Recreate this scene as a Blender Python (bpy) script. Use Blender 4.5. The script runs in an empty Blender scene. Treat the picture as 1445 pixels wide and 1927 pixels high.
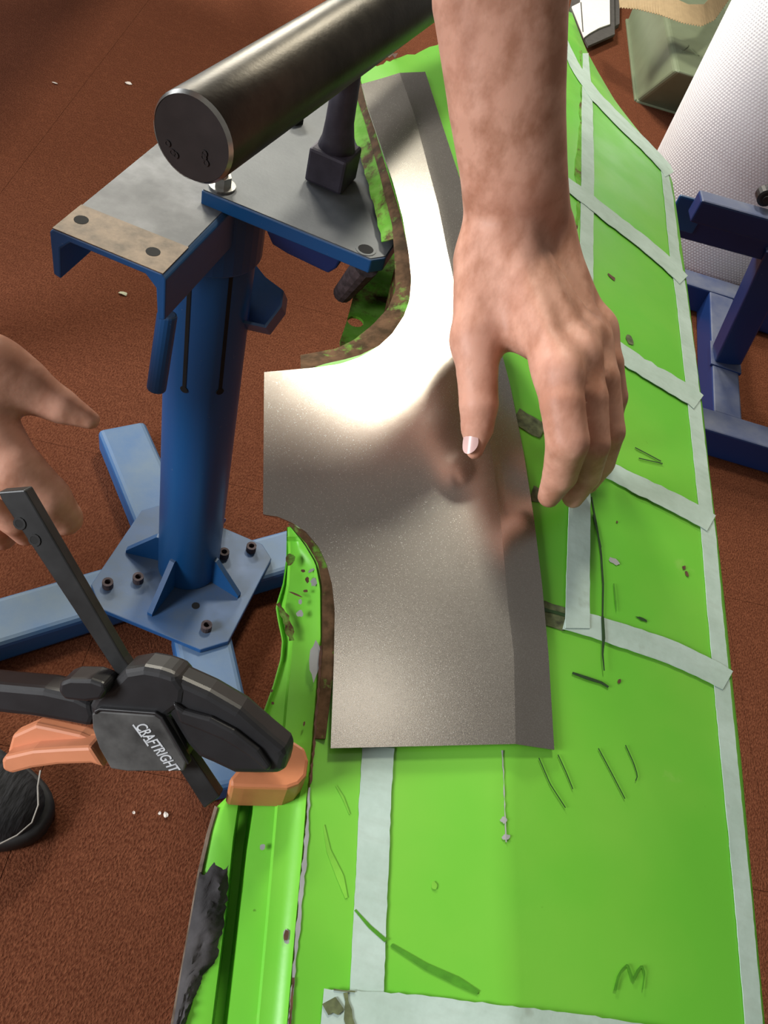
import bpy, bmesh, math, random
import numpy as np
from mathutils import Vector, Matrix

# ------------------------------------------------------------------ camera model
K = 0.917                       # one scene unit to metres
H = 1.2                         # height of the lens above the carpet (units)
F, CX, CY = 1600.0, 722.5, 963.5
_n = np.array([(267 - CX) / F, (2250 - CY) / F, 1.0]); _n /= np.linalg.norm(_n)
_U = -_n
_Y = np.array([0, 0, 1.0]); _Y = _Y - (_Y @ _U) * _U; _Y /= np.linalg.norm(_Y)
_X = np.cross(_Y, _U)
R = np.array([_X, _Y, _U])
EYE = np.array([0, 0, H])
scene = bpy.context.scene
COL = scene.collection

cd = bpy.data.cameras.new('camera'); cam = bpy.data.objects.new('camera', cd); COL.objects.link(cam)
cd.sensor_fit = 'VERTICAL'; cd.sensor_height = 24.0; cd.lens = F / 1927.0 * 24.0
cd.clip_start = 0.02
_M = Matrix(((R[0][0], -R[0][1], -R[0][2]), (R[1][0], -R[1][1], -R[1][2]), (R[2][0], -R[2][1], -R[2][2]))).to_4x4()
_M.translation = Vector(EYE * K)
cam.matrix_world = _M
scene.camera = cam

# ------------------------------------------------------------------ light and exposure
vs = scene.view_settings
vs.view_transform = 'Standard'; vs.look = 'None'; vs.gamma = 1.0; vs.use_curve_mapping = False
vs.exposure = 0.0
w = bpy.data.worlds.new('room_light'); scene.world = w; w.use_nodes = True
bg = w.node_tree.nodes['Background']
bg.inputs[0].default_value = (1.0, 0.93, 0.84, 1); bg.inputs[1].default_value = 0.17

def area(name, loc, target, sx, sy, power, color):
    d = bpy.data.lights.new(name, 'AREA'); d.shape = 'RECTANGLE'; d.size = sx * K; d.size_y = sy * K
    d.energy = power; d.color = color
    o = bpy.data.objects.new(name, d); COL.objects.link(o)
    o.location = Vector(loc) * K
    o.rotation_euler = (Vector(target) - Vector(loc)).to_track_quat('-Z', 'Y').to_euler()
    return o
# ceiling fitting mirrored in the sheet, side window to the left, second fitting overhead
area('ceiling_panel_light', (-0.30, 2.50, 2.9), (-0.1, 1.6, 0.0), 0.36, 0.46, 50, (1.0, 0.93, 0.76))
area('far_fill_light', (-2.6, 4.4, 2.9), (-0.8, 2.6, 0.0), 1.1, 0.4, 165, (1.0, 0.94, 0.80))  # added fill lamp that brightens the far carpet
area('side_window_light', (-3.2, 2.2, 2.2), (0.0, 0.6, 0.6), 1.6, 1.2, 85, (0.95, 0.97, 1.0))
area('back_fill_light', (-2.35, -1.25, 1.85), (0.0, 0.5, 0.7), 1.1, 0.9, 98, (0.97, 0.98, 1.0))  # added fill from behind left, brightens faces turned left
area('ceiling_tube_light', (-0.02, 0.74, 2.9), (-0.1, 0.6, 0.6), 0.3, 0.2, 0.8, (1.0, 0.93, 0.80))

# ------------------------------------------------------------------ rays
def ray(px, py): return R @ np.array([(px - CX) / F, (py - CY) / F, 1.0])
def Z(px, py, z):
    d = ray(px, py); return EYE + d * ((z - H) / d[2])
def D(px, py, dep): return EYE + ray(px, py) * dep
def depth(p): return float((R.T @ (np.array(p) - EYE))[2])
def PL(px, py, p0, n):
    d = ray(px, py); return EYE + d * (((np.array(p0) - EYE) @ n) / (d @ n))
def unit(v): v = np.array(v, float); return v / np.linalg.norm(v)

# ------------------------------------------------------------------ materials
def lin(r, g, b):
    f = lambda c: (c / 255) / 12.92 if c / 255 <= 0.04045 else ((c / 255 + 0.055) / 1.055) ** 2.4
    return (f(r), f(g), f(b), 1)
class N:
    def __init__(s, name):
        s.m = bpy.data.materials.new(name); s.m.use_nodes = True
        s.t = s.m.node_tree; s.b = s.t.nodes['Principled BSDF']; s._tc = None
    def new(s, t, **kw):
        n = s.t.nodes.new(t)
        for k, v in kw.items(): setattr(n, k, v)
        return n
    def link(s, a, b): s.t.links.new(a, b)
    def co(s, scale=(1, 1, 1)):
        if s._tc is None: s._tc = s.new('ShaderNodeNewGeometry')
        mp = s.new('ShaderNodeMapping'); mp.inputs['Scale'].default_value = scale
        s.link(s._tc.outputs['Position'], mp.inputs['Vector']); return mp.outputs[0]
    def noise(s, scale, detail=4, rough=0.55, stretch=(1, 1, 1)):
        n = s.new('ShaderNodeTexNoise'); n.inputs['Scale'].default_value = scale
        n.inputs['Detail'].default_value = detail; n.inputs['Roughness'].default_value = rough
        s.link(s.co(stretch), n.inputs['Vector']); return n.outputs['Fac']
    def ramp(s, fac, lo, hi):
        r = s.new('ShaderNodeMapRange'); r.inputs['From Min'].default_value = lo; r.inputs['From Max'].default_value = hi
        s.link(fac, r.inputs['Value']); return r.outputs[0]
    def math(s, op, a, b):
        m = s.new('ShaderNodeMath', operation=op)
        for i, v in enumerate((a, b)):
            if isinstance(v, (int, float)): m.inputs[i].default_value = v
            else: s.link(v, m.inputs[i])
        return m.outputs[0]
    def mix(s, fac, a, b):
        m = s.new('ShaderNodeMix', data_type='RGBA')
        if isinstance(fac, (int, float)): m.inputs[0].default_value = fac
        else: s.link(fac, m.inputs[0])
        for i, v in ((6, a), (7, b)):
            if isinstance(v, tuple): m.inputs[i].default_value = v
            else: s.link(v, m.inputs[i])
        return m.outputs[2]
    def up(s):
        if s._tc is None: s.co()
        x = s.new('ShaderNodeSeparateXYZ'); s.link(s._tc.outputs['Normal'], x.inputs[0]); return x.outputs[2]
    def color(s, c):
        if isinstance(c, tuple): s.b.inputs['Base Color'].default_value = c
        else: s.link(c, s.b.inputs['Base Color'])
    def rough(s, r):
        if isinstance(r, (int, float)): s.b.inputs['Roughness'].default_value = r
        else: s.link(r, s.b.inputs['Roughness'])
    def bump(s, h, strength=0.3, dist=0.002):
        b = s.new('ShaderNodeBump'); b.inputs['Strength'].default_value = strength; b.inputs['Distance'].default_value = dist
        s.link(h, b.inputs['Height']); s.link(b.outputs[0], s.b.inputs['Normal'])
    def set(s, **kw):
        for k, v in kw.items(): s.b.inputs[k.replace('_', ' ')].default_value = v
        return s

def plain(name, rgb, rough=0.5, metal=0.0, var=0.15, scale=40, bump=0.0, spec=0.5):
    n = N(name); f = n.noise(scale, 5)
    c2 = tuple(x * (1 - var * 2) for x in rgb[:3]) + (1,)
    c3 = tuple(min(1, x * (1 + var)) for x in rgb[:3]) + (1,)
    n.color(n.mix(n.ramp(f, 0.3, 0.7), c2, c3)); n.rough(rough)
    n.set(Metallic=metal, Specular_IOR_Level=spec)
    if bump: n.bump(f, bump, 0.001)
    return n.m

def m_carpet():
    n = N('carpet_pile')
    big = n.noise(2.2, 3); fine = n.noise(380, 2, 0.6, (1, 0.6, 1)); mid = n.noise(60, 3)
    c = n.mix(n.ramp(big, 0.3, 0.7), (0.155, 0.054, 0.027, 1), (0.205, 0.073, 0.036, 1))
    c = n.mix(n.ramp(fine, 0.35, 0.72), (0.085, 0.024, 0.011, 1), c)
    c = n.mix(n.math('MULTIPLY', n.ramp(mid, 0.5, 0.8), 0.25), c, (0.26, 0.09, 0.045, 1))
    n.color(c); n.rough(0.95); n.set(Specular_IOR_Level=0.1)
    n.bump(fine, 0.65, 0.004); return n.m
def m_green(name, base=(0.118, 0.475, 0.012, 1), dull=0.0, rough=0.3):
    n = N(name)
    f = n.noise(7, 4); f2 = n.noise(420, 2); f3 = n.noise(22, 5, 0.65)
    c = n.mix(n.ramp(f, 0.42, 0.72), base, (0.19, 0.53, 0.05, 1))
    c = n.mix(n.math('MULTIPLY', n.ramp(f3, 0.66, 0.74), 0.45), c, (0.27, 0.52, 0.10, 1))
    c = n.mix(n.math('MULTIPLY', n.ramp(n.noise(95, 3), 0.74, 0.78), 0.7), c, (0.06, 0.17, 0.01, 1))
    n.color(c); n.rough(n.math('ADD', n.math('MULTIPLY', n.ramp(n.noise(16, 4), 0.3, 0.7), 0.16), rough))
    n.set(Specular_IOR_Level=0.45)
    n.bump(f2, 0.03, 0.001); return n.m
def m_rusty_green(name, amount=0.5, dark=1.0):
    n = N(name)
    f = n.noise(26, 6, 0.68); g = n.noise(90, 4, 0.6)
    rust = n.mix(n.ramp(g, 0.35, 0.65), (0.045 * dark, 0.026 * dark, 0.010 * dark, 1), (0.125 * dark, 0.068 * dark, 0.034 * dark, 1))
    grn = n.mix(n.ramp(n.noise(60, 4), 0.4, 0.65), (0.10 * dark, 0.30 * dark, 0.025 * dark, 1), (0.16 * dark, 0.36 * dark, 0.06 * dark, 1))
    n.color(n.mix(n.ramp(f, 0.64 - amount * 0.4 - 0.05, 0.64 - amount * 0.4 + 0.05), grn, rust)); n.rough(0.8); n.set(Specular_IOR_Level=0.15)
    n.bump(f, 0.35, 0.002); return n.m
def m_blue(name, base=(0.008, 0.085, 0.26, 1), dust=(0.16, 0.20, 0.235, 1), amt=0.75, rough=0.36):
    n = N(name)
    f = n.noise(14, 5, 0.6); s = n.noise(260, 2)
    up = n.ramp(n.up(), 0.35, 0.95)
    fac = n.math('MULTIPLY', up, n.math('MULTIPLY', n.ramp(f, 0.1, 0.75), amt))
    c = n.mix(fac, base, dust)
    c = n.mix(n.math('MULTIPLY', n.ramp(s, 0.74, 0.8), 0.5), c, (0.28, 0.33, 0.38, 1))
    n.color(c); n.rough(n.math('ADD', n.math('MULTIPLY', fac, 0.35), rough)); n.bump(s, 0.06, 0.001); return n.m
def m_sheet():
    n = N('ground_steel_sheet')
    f = n.noise(9, 4); s = n.noise(1500, 2, 0.6); st = n.noise(160, 4, 0.7, (1, 0.35, 1))
    sw = n.noise(34, 4, 0.7)
    c = n.mix(n.ramp(f, 0.3, 0.7), (0.42, 0.39, 0.36, 1), (0.50, 0.48, 0.45, 1))
    c = n.mix(n.math('MULTIPLY', n.ramp(s, 0.45, 0.70), 0.35), c, (0.72, 0.71, 0.70, 1))
    n.color(c); n.set(Metallic=1.0)
    n.rough(n.math('ADD', n.math('MULTIPLY', n.ramp(s, 0.3, 0.7), 0.04), 0.235))
    n.bump(s, 0.04, 0.0005); return n.m
def m_steel(name, c1, c2, rough=0.4, scale=30, metal=0.9):
    n = N(name); f = n.noise(scale, 6, 0.65); g = n.noise(300, 3)
    n.color(n.mix(n.ramp(f, 0.35, 0.65), c1, c2)); n.set(Metallic=metal)
    n.rough(n.math('ADD', n.math('MULTIPLY', f, 0.25), rough - 0.12)); n.bump(g, 0.12, 0.001); return n.m
def m_channel_top():
    n = N('worn_steel_top')
    f = n.noise(18, 6, 0.65); g = n.noise(8, 4)
    c = n.mix(n.ramp(f, 0.4, 0.65), (0.10, 0.107, 0.115, 1), (0.20, 0.208, 0.22, 1))
    c = n.mix(n.math('MULTIPLY', n.ramp(g, 0.55, 0.7), 0.6), c, (0.05, 0.053, 0.06, 1))
    n.color(c); n.set(Metallic=0.15, Specular_IOR_Level=0.35); n.rough(0.58); n.bump(f, 0.08, 0.001); return n.m
def m_tape():
    n = N('pale_masking_tape')
    f = n.noise(30, 5, 0.65); s = n.noise(160, 3); fib = n.noise(240, 3, 0.6, (0.25, 1, 1))
    c = n.mix(n.ramp(f, 0.35, 0.7), (0.37, 0.49, 0.43, 1), (0.47, 0.60, 0.55, 1))
    c = n.mix(n.math('MULTIPLY', n.ramp(fib, 0.45, 0.75), 0.22), c, (0.30, 0.36, 0.30, 1))
    c = n.mix(n.math('MULTIPLY', n.ramp(n.noise(48, 3), 0.68, 0.76), 0.45), c, (0.22, 0.26, 0.20, 1))
    n.color(c); n.rough(0.75); n.bump(s, 0.15, 0.001); return n.m
def m_skin():
    n = N('skin')
    f = n.noise(62, 4, 0.6, (1, 0.40, 0.7)); g = n.noise(14, 3)
    c = n.mix(n.ramp(f, 0.36, 0.60), (0.40, 0.185, 0.115, 1), (0.62, 0.335, 0.24, 1))
    c = n.mix(n.math('MULTIPLY', n.ramp(g, 0.4, 0.7), 0.4), c, (0.60, 0.295, 0.215, 1))
    n.color(c); n.rough(0.5); n.set(Specular_IOR_Level=0.25, Subsurface_Weight=0.12, Subsurface_Scale=0.01)
    n.b.inputs['Subsurface Radius'].default_value = (1.0, 0.35, 0.2)
    n.bump(n.noise(260, 3), 0.12, 0.001); return n.m
def m_wrap():
    n = N('bubble_film'); n.color((0.90, 0.885, 0.915, 1)); n.rough(0.3); n.set(Specular_IOR_Level=0.5)
    n.bump(n.noise(60, 3), 0.1, 0.002); return n.m
def m_knit():
    n = N('black_knit'); f = n.noise(260, 2, 0.5, (1, 0.2, 0.2))
    n.color(n.mix(n.ramp(f, 0.4, 0.6), (0.006, 0.006, 0.007, 1), (0.022, 0.022, 0.025, 1))); n.rough(0.8); n.bump(f, 0.6, 0.002); return n.m

MAT = {}
MAT['carpet'] = m_carpet()
MAT['green'] = m_green('green_paint', (0.135, 0.50, 0.036, 1)) 
MAT['rim'] = m_rusty_green('rusty_rim', 0.62)
MAT['flange'] = m_rusty_green('stained_green_flange', 0.20, 1.1)
MAT['band'] = m_rusty_green('rust_band', 0.52, 1.05)
MAT['rust'] = plain('rust', (0.11, 0.045, 0.025, 1), 0.8, 0, 0.3, 120, 0.4)
MAT['chip'] = plain('grey_primer', (0.34, 0.35, 0.35, 1), 0.6, 0, 0.08, 60)
MAT['marker'] = plain('green_black_ink', (0.012, 0.05, 0.008, 1), 0.6, 0, 0.2, 200)
MAT['faint'] = plain('faint_ink', (0.065, 0.27, 0.012, 1), 0.5, 0, 0.1, 200)
MAT['scuff'] = plain('yellowed_paint_scuff', (0.20, 0.55, 0.05, 1), 0.35, 0, 0.1, 60)  # yellower scuffed paint
MAT['tar'] = plain('grey_sealant', (0.045, 0.042, 0.045, 1), 0.85, 0, 0.3, 70, 0.9)
MAT['tape'] = m_tape()
MAT['tape_dirt_and_shade'] = plain('dirty_and_shaded_tape', (0.115, 0.14, 0.06, 1), 0.85, 0, 0.35, 150, 0.4)  # dirt on the tape, also the painted shade on tape pieces
MAT['sheet'] = m_sheet()
MAT['blue'] = m_blue('blue_paint')
MAT['blue_dusty'] = m_blue('dusty_blue_paint', (0.016, 0.10, 0.30, 1), (0.105, 0.13, 0.15, 1), 1.0)
MAT['blue_leg'] = m_blue('leg_blue_paint', (0.02, 0.11, 0.30, 1), (0.165, 0.225, 0.285, 1), 0.95)
MAT['navy'] = m_blue('navy_paint', (0.009, 0.032, 0.14, 1), (0.16, 0.175, 0.22, 1), 0.9)
MAT['channel_top'] = m_channel_top()
MAT['plate_top'] = m_steel('grimy_plate', (0.085, 0.095, 0.105, 1), (0.135, 0.145, 0.155, 1), 0.55, 14, 0.4)
MAT['rusty_steel'] = m_steel('browned_steel', (0.06, 0.046, 0.032, 1), (0.20, 0.155, 0.115, 1), 0.6, 60, 0.5)
MAT['dark_steel'] = m_steel('dark_bar_steel', (0.034, 0.031, 0.026, 1), (0.068, 0.061, 0.05, 1), 0.40, 16, 0.8)
MAT['bar_end'] = plain('bar_end_face', (0.019, 0.014, 0.014, 1), 0.6, 0.3, 0.15, 60, 0.1)
MAT['bright'] = plain('bright_steel', (0.5, 0.5, 0.48, 1), 0.3, 1.0, 0.1, 80)
MAT['stem'] = plain('stake_stem', (0.05, 0.045, 0.065, 1), 0.6, 0.3, 0.2, 50, 0.2)
MAT['rod'] = plain('scaly_rod', (0.075, 0.055, 0.06, 1), 0.85, 0.1, 0.35, 140, 0.8)
MAT['black_plastic'] = plain('black_plastic', (0.016, 0.016, 0.018, 1), 0.42, 0, 0.15, 60, 0.05)
MAT['dusty_plastic'] = plain('dusty_black_plastic', (0.075, 0.074, 0.072, 1), 0.65, 0, 0.45, 38, 0.1)
MAT['clamp_bar'] = plain('blackened_bar', (0.03, 0.031, 0.032, 1), 0.45, 0.4, 0.25, 50, 0.1)
MAT['orange'] = plain('orange_plastic', (0.62, 0.235, 0.12, 1), 0.45, 0, 0.06, 30)
MAT['pad'] = plain('orange_rubber', (0.56, 0.20, 0.085, 1), 0.5, 0, 0.12, 30)
MAT['print'] = plain('white_print', (0.55, 0.57, 0.60, 1), 0.6, 0, 0.1, 200)
MAT['skin'] = m_skin()
MAT['nail'] = plain('nail', (0.68, 0.45, 0.42, 1), 0.3, 0, 0.05, 60)
MAT['wrap'] = m_wrap()
MAT['olive'] = plain('olive_plastic', (0.165, 0.20, 0.125, 1), 0.42, 0, 0.04, 20)
MAT['kraft'] = plain('kraft_paper', (0.30, 0.215, 0.115, 1), 0.8, 0, 0.06, 60)
MAT['paper'] = plain('white_paper', (0.80, 0.79, 0.77, 1), 0.8, 0, 0.02, 60)
MAT['folder'] = plain('grey_folder', (0.075, 0.07, 0.068, 1), 0.6, 0, 0.1, 60)
MAT['knit'] = m_knit()
MAT['rubber'] = plain('black_rubber', (0.018, 0.017, 0.017, 1), 0.6, 0, 0.3, 40, 0.1)
MAT['thread'] = plain('grey_thread', (0.30, 0.28, 0.25, 1), 0.8)
MAT['cloth'] = plain('dark_cloth', (0.03, 0.033, 0.04, 1), 0.9, 0, 0.2, 60, 0.2)
MAT['denim'] = plain('dark_trouser_cloth', (0.022, 0.025, 0.035, 1), 0.9, 0, 0.2, 60, 0.2)
MAT['hair'] = plain('brown_hair', (0.05, 0.03, 0.02, 1), 0.6, 0, 0.3, 90, 0.5)
MAT['scrap'] = plain('pale_scrap', (0.55, 0.55, 0.38, 1), 0.8)
MAT['fluff'] = plain('white_fluff', (0.75, 0.68, 0.62, 1), 0.9)
MAT['hole'] = plain('dark_hole', (0.01, 0.01, 0.01, 1), 0.9)

# ------------------------------------------------------------------ object builders
ORG = {}
def thing(name, label, cat, at=None, group=None):
    o = bpy.data.objects.new(name, None); COL.objects.link(o); o.empty_display_size = 0.05
    at = np.zeros(3) if at is None else np.array(at, float)
    o.location = at * K; ORG[o] = at
    o['label'] = label; o['category'] = cat
    if group: o['group'] = group
    return o
def tag(o, label, cat, group=None):
    o['label'] = label; o['category'] = cat
    if group: o['group'] = group
    return o
def mk(name, V, Fs, mat, parent=None, smooth=False, bevel=0.0, seg=2, solid=0.0, soff=-1.0, at=None, sub=0, label=None, weld=False):
    org = ORG[parent] if parent is not None else (np.zeros(3) if at is None else np.array(at, float))
    me = bpy.data.meshes.new(name)
    V = (np.array(V, float) - org) * K
    me.from_pydata(V.tolist(), [], [tuple(int(i) for i in f) for f in Fs])
    bm = bmesh.new(); bm.from_mesh(me)
    if weld: bmesh.ops.remove_doubles(bm, verts=bm.verts, dist=1e-5)
    if solid == 0.0: bmesh.ops.recalc_face_normals(bm, faces=bm.faces)
    bm.to_mesh(me); bm.free()
    o = bpy.data.objects.new(name, me); COL.objects.link(o)
    me.materials.append(MAT[mat] if isinstance(mat, str) else mat)
    if smooth: me.polygons.foreach_set('use_smooth', [True] * len(me.polygons))
    if parent is not None: o.parent = parent
    else: o.location = org * K
    ORG[o] = org
    if solid:
        md = o.modifiers.new('thickness', 'SOLIDIFY'); md.thickness = solid * K; md.offset = soff
        md = o.modifiers.new('crisp', 'EDGE_SPLIT'); md.split_angle = math.radians(50)
    if bevel:
        md = o.modifiers.new('bevel', 'BEVEL'); md.width = bevel * K; md.segments = seg; md.limit_method = 'ANGLE'; md.angle_limit = math.radians(35)
    if sub:
        md = o.modifiers.new('subsurf', 'SUBSURF'); md.levels = sub; md.render_levels = sub
    if label: o['label'] = label
    return o
def join(*parts):
    V, Fs = [], []
    for v, f in parts:
        b = len(V); V.extend([np.array(p, float) for p in v]); Fs.extend([tuple(i + b for i in q) for q in f])
    return V, Fs
def prism(pts, off):
    pts = [np.array(p, float) for p in pts]; off = np.array(off, float); n = len(pts)
    V = pts + [p + off for p in pts]
    Fs = [tuple(range(n)), tuple(range(2 * n - 1, n - 1, -1))] + [(i, (i + 1) % n, n + (i + 1) % n, n + i) for i in range(n)]
    return V, Fs
def obox(c, ax, ay, az):
    c, ax, ay, az = (np.array(v, float) for v in (c, ax, ay, az))
    b = [c - ax - ay - az, c + ax - ay - az, c + ax + ay - az, c - ax + ay - az]
    return prism(b, az * 2)
def beam(p0, p1, w, h, up=(0, 0, 1)):
    p0, p1 = np.array(p0, float), np.array(p1, float)
    d = unit(p1 - p0); s = unit(np.cross(d, up)); u = np.cross(s, d)
    return obox((p0 + p1) / 2, d * np.linalg.norm(p1 - p0) / 2, s * w / 2, u * h / 2)
def loft(path, radii, n=20, caps=True, flat=1.0, up=(0, 0, 1)):
    path = [np.array(p, float) for p in path]; V, Fs = [], []
    for i, p in enumerate(path):
        d = unit(path[min(i + 1, len(path) - 1)] - path[max(i - 1, 0)])
        u0 = np.array(up, float)
        if abs(d @ u0) > 0.97: u0 = np.array([0, 1.0, 0])
        s = unit(np.cross(d, u0)); u = np.cross(s, d)
        r = radii[i] if hasattr(radii, '__len__') else radii
        for k in range(n):
            a = 2 * math.pi * k / n
            V.append(p + s * (r * math.cos(a)) + u * (r * flat * math.sin(a)))
    for i in range(len(path) - 1):
        for k in range(n):
            k2 = (k + 1) % n
            Fs.append((i * n + k, i * n + k2, (i + 1) * n + k2, (i + 1) * n + k))
    if caps:
        Fs.append(tuple(range(n))[::-1]); Fs.append(tuple(range((len(path) - 1) * n, len(path) * n)))
    return V, Fs
def cyl(p0, p1, r, n=20): return loft([p0, p1], r, n)
def ring(c, axis, r0, r1, h, n=14):
    """short tube with a bore"""
    a = unit(axis); s = unit(np.cross(a, (0, 1, 0.3))); u = np.cross(s, a); c = np.array(c, float)
    prof = [(r1, 0), (r1, h), (r0, h), (r0, h * 0.3)]
    V, Fs = [], []
    for k in range(n):
        t = 2 * math.pi * k / n
        for (r, z) in prof: V.append(c + (s * math.cos(t) + u * math.sin(t)) * r + a * z)
    m = len(prof)
    for k in range(n):
        k2 = (k + 1) % n
        for j in range(m - 1): Fs.append((k * m + j, k2 * m + j, k2 * m + j + 1, k * m + j + 1))
    Fs.append(tuple(k * m + m - 1 for k in range(n)))
    return V, Fs
def interp(pts, v, axis=1):
    xs = [p[axis] for p in pts]; ys = [p[1 - axis] for p in pts]
    return float(np.interp(v, xs, ys))

# ------------------------------------------------------------------ the panel's surface z(x, y)
FOLD = [(752, 138), (780, 217), (803, 305), (825, 388), (840, 465), (853, 525), (880, 620), (903, 720), (924, 840), (942, 980),
        (957, 1150), (967, 1230), (970, 1400), (954, 1470), (952, 1600), (958, 1750), (965, 1927), (968, 2060)]
def zbase(y): return 0.738 + 0.075 * y - 0.08 * (y - 0.5) ** 2
def _fold_world():
    out = []
    for (px, py) in FOLD:
        z = 0.77
        for _ in range(20):
            p = Z(px, py, z); z = zbase(p[1])
        out.append((p[0], p[1]))
    out.sort(key=lambda q: q[1])
    return np.array(out)
FW = _fold_world()
SL, SR = 0.035, 0.15
def xfold(y):
    if y > FW[-1, 1]:
        return FW[-1, 0] + (y - FW[-1, 1]) * (FW[-1, 0] - FW[-2, 0]) / (FW[-1, 1] - FW[-2, 1])
    if y < FW[0, 1]:
        return FW[0, 0] + (y - FW[0, 1]) * (FW[1, 0] - FW[0, 0]) / (FW[1, 1] - FW[0, 1])
    return float(np.interp(y, FW[:, 1], FW[:, 0]))
F2 = []
for _px, _py in ((1076, 25), (1092, 130), (1093, 240), (1089, 340), (1082, 450), (1070, 620), (1060, 760)):
    _z = 0.78
    for _ in range(20):
        _p = Z(_px, _py, _z); _z = zbase(_p[1]) - 0.02
    F2.append((_p[0], _p[1]))
F2 = np.array(sorted(F2, key=lambda q: q[1]))
def S(x, y):
    d = x - xfold(y); b = zbase(y)
    b += SL * ((min(x, x - d)) - (0.06 - 0.28 * (y - 0.5)))
    z = b if d < 0 else b - SR * d - 0.10 * d * d
    d2 = x - float(np.interp(y, F2[:, 1], F2[:, 0])); fd = min(1.0, max(0.0, (y - 0.52) / 0.3))
    if d2 > 0: z -= 0.10 * fd * (math.sqrt(d2 * d2 + 2.5e-5) - 0.005)
    return z
def on(px, py, h=0.0):
    z = 0.76
    for _ in range(25):
        p = Z(px, py, z + h); zn = S(p[0], p[1])
        if abs(zn - z) < 1e-6: break
        z = z * 0.3 + zn * 0.7
    return Z(px, py, zn + h)

# ------------------------------------------------------------------ setting: carpet tiles
floor = bpy.data.objects.new('floor', None); COL.objects.link(floor); ORG[floor] = np.zeros(3)
floor['kind'] = 'structure'
a0 = Z(280, 0, 0)[:2]; a1 = Z(0, 365, 0)[:2]
vdir = unit(a0 - a1); udir = np.array([vdir[1], -vdir[0]])
tile = 0.545
tm = bpy.data.meshes.new('carpet_tile')
g = tile / 2 - 0.0004
tv, tf = obox((0, 0, -0.006), (g, 0, 0), (0, g, 0), (0, 0, 0.006))
tm.from_pydata([(np.array(p) * K).tolist() for p in tv], [], tf); tm.materials.append(MAT['carpet'])
bm = bmesh.new(); bm.from_mesh(tm); bmesh.ops.recalc_face_normals(bm, faces=bm.faces); bm.to_mesh(tm); bm.free()
ang = math.atan2(vdir[1], vdir[0]) - math.pi / 2
vB = float((Z(0, 430, 0)[:2] - a1) @ vdir) - 0.01
for i in range(-3, 9):
    for j in range(-5, 12):
        c = a1 + udir * (i + 0.5) * tile + vdir * (vB + (j - 2 + 0.5) * tile)
        o = bpy.data.objects.new('carpet_tile', tm); COL.objects.link(o); o.parent = floor
        o.location = (c[0] * K, c[1] * K, 0); o.rotation_euler = (0, 0, ang)
mk('subfloor', *obox((0.6, 2.0, -0.03), (4, 0, 0), (0, 5, 0), (0, 0, 0.014)), 'hole', floor)

# ------------------------------------------------------------------ green panel
panel = thing('car_body_panel', 'bright green car body panel with tape grid, rust and cut-out edge', 'car panel', on(900, 1300))
ER = [(1072, 12), (1105, 95), (1130, 140), (1160, 190), (1195, 235), (1230, 277), (1255, 310), (1267, 340), (1279, 420), (1296, 540), (1310, 650), (1326, 768),
      (1338, 880), (1352, 990), (1369, 1140), (1384, 1290), (1400, 1430), (1419, 1640), (1444, 1910), (1457, 2060)]
EL = [(672, 126), (690, 190), (720, 290), (754, 400), (773, 490), (774, 550), (760, 600), (724, 645), (672, 671), (600, 687), (577, 700), (570, 800), (560, 900),
      (546, 985), (577, 1024), (598, 1060), (607, 1105), (608, 1200), (600, 1290), (591, 1400), (583, 1480), (574, 1600), (560, 1750), (545, 1927), (537, 2060)]
TOPC = [(0.0, 128), (0.4, 112), (0.5, 84), (0.6, 74), (0.8, 45), (1.0, 14)]
YB = 2060
svals = sorted(set([round(v, 4) for v in np.linspace(0, 0.4, 14)] + [round(v, 4) for v in np.linspace(0.4, 1.0, 26)]))
tvals = sorted(set(np.linspace(0, 1, 120).tolist() + [(q - 128) / (YB - 128) for q in (640, 650, 660, 668, 676, 684, 690, 696, 702, 985)]))
V, Fs = [], []
rng = random.Random(4)
for ti, t in enumerate(tvals):
    for s in svals:
        top = float(np.interp(s, [a for a, b in TOPC], [b for a, b in TOPC]))
        if ti == 0 and s < 0.75: top += rng.uniform(-5, 5)
        py = top + t * (YB - top)
        xl, xf, xr = interp(EL, py), interp(FOLD, py), interp(ER, py)
        if xf < xl + 6: xf = xl + 6
        px = xl + (xf - xl) * (s / 0.4) if s <= 0.4 else xf + (xr - xf) * (s - 0.4) / 0.6
        V.append(on(px, py))
nc = len(svals)
# rolled right-hand edge
rows = len(tvals)
Vn = []
for i in range(rows):
    row = V[i * nc:(i + 1) * nc]; e = np.array(row[-1])
    nx = unit(np.array(row[-1])[:2] - np.array(row[-4])[:2])
    out = np.array([nx[0], nx[1], 0])
    row = row[:-1] + [e - out * 0.004, e - out * 0.0012 - np.array([0, 0, 0.0015]), e - np.array([0, 0, 0.005]), e - out * 0.001 - np.array([0, 0, 0.022])]
    Vn.extend(row)
V = Vn; nc = nc + 3
Fs = [(i * nc + k, i * nc + k + 1, (i + 1) * nc + k + 1, (i + 1) * nc + k) for i in range(rows - 1) for k in range(nc - 1)]
mk('outer_skin', V, [f[::-1] for f in Fs], 'green', panel, smooth=True, solid=0.0014)

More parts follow.
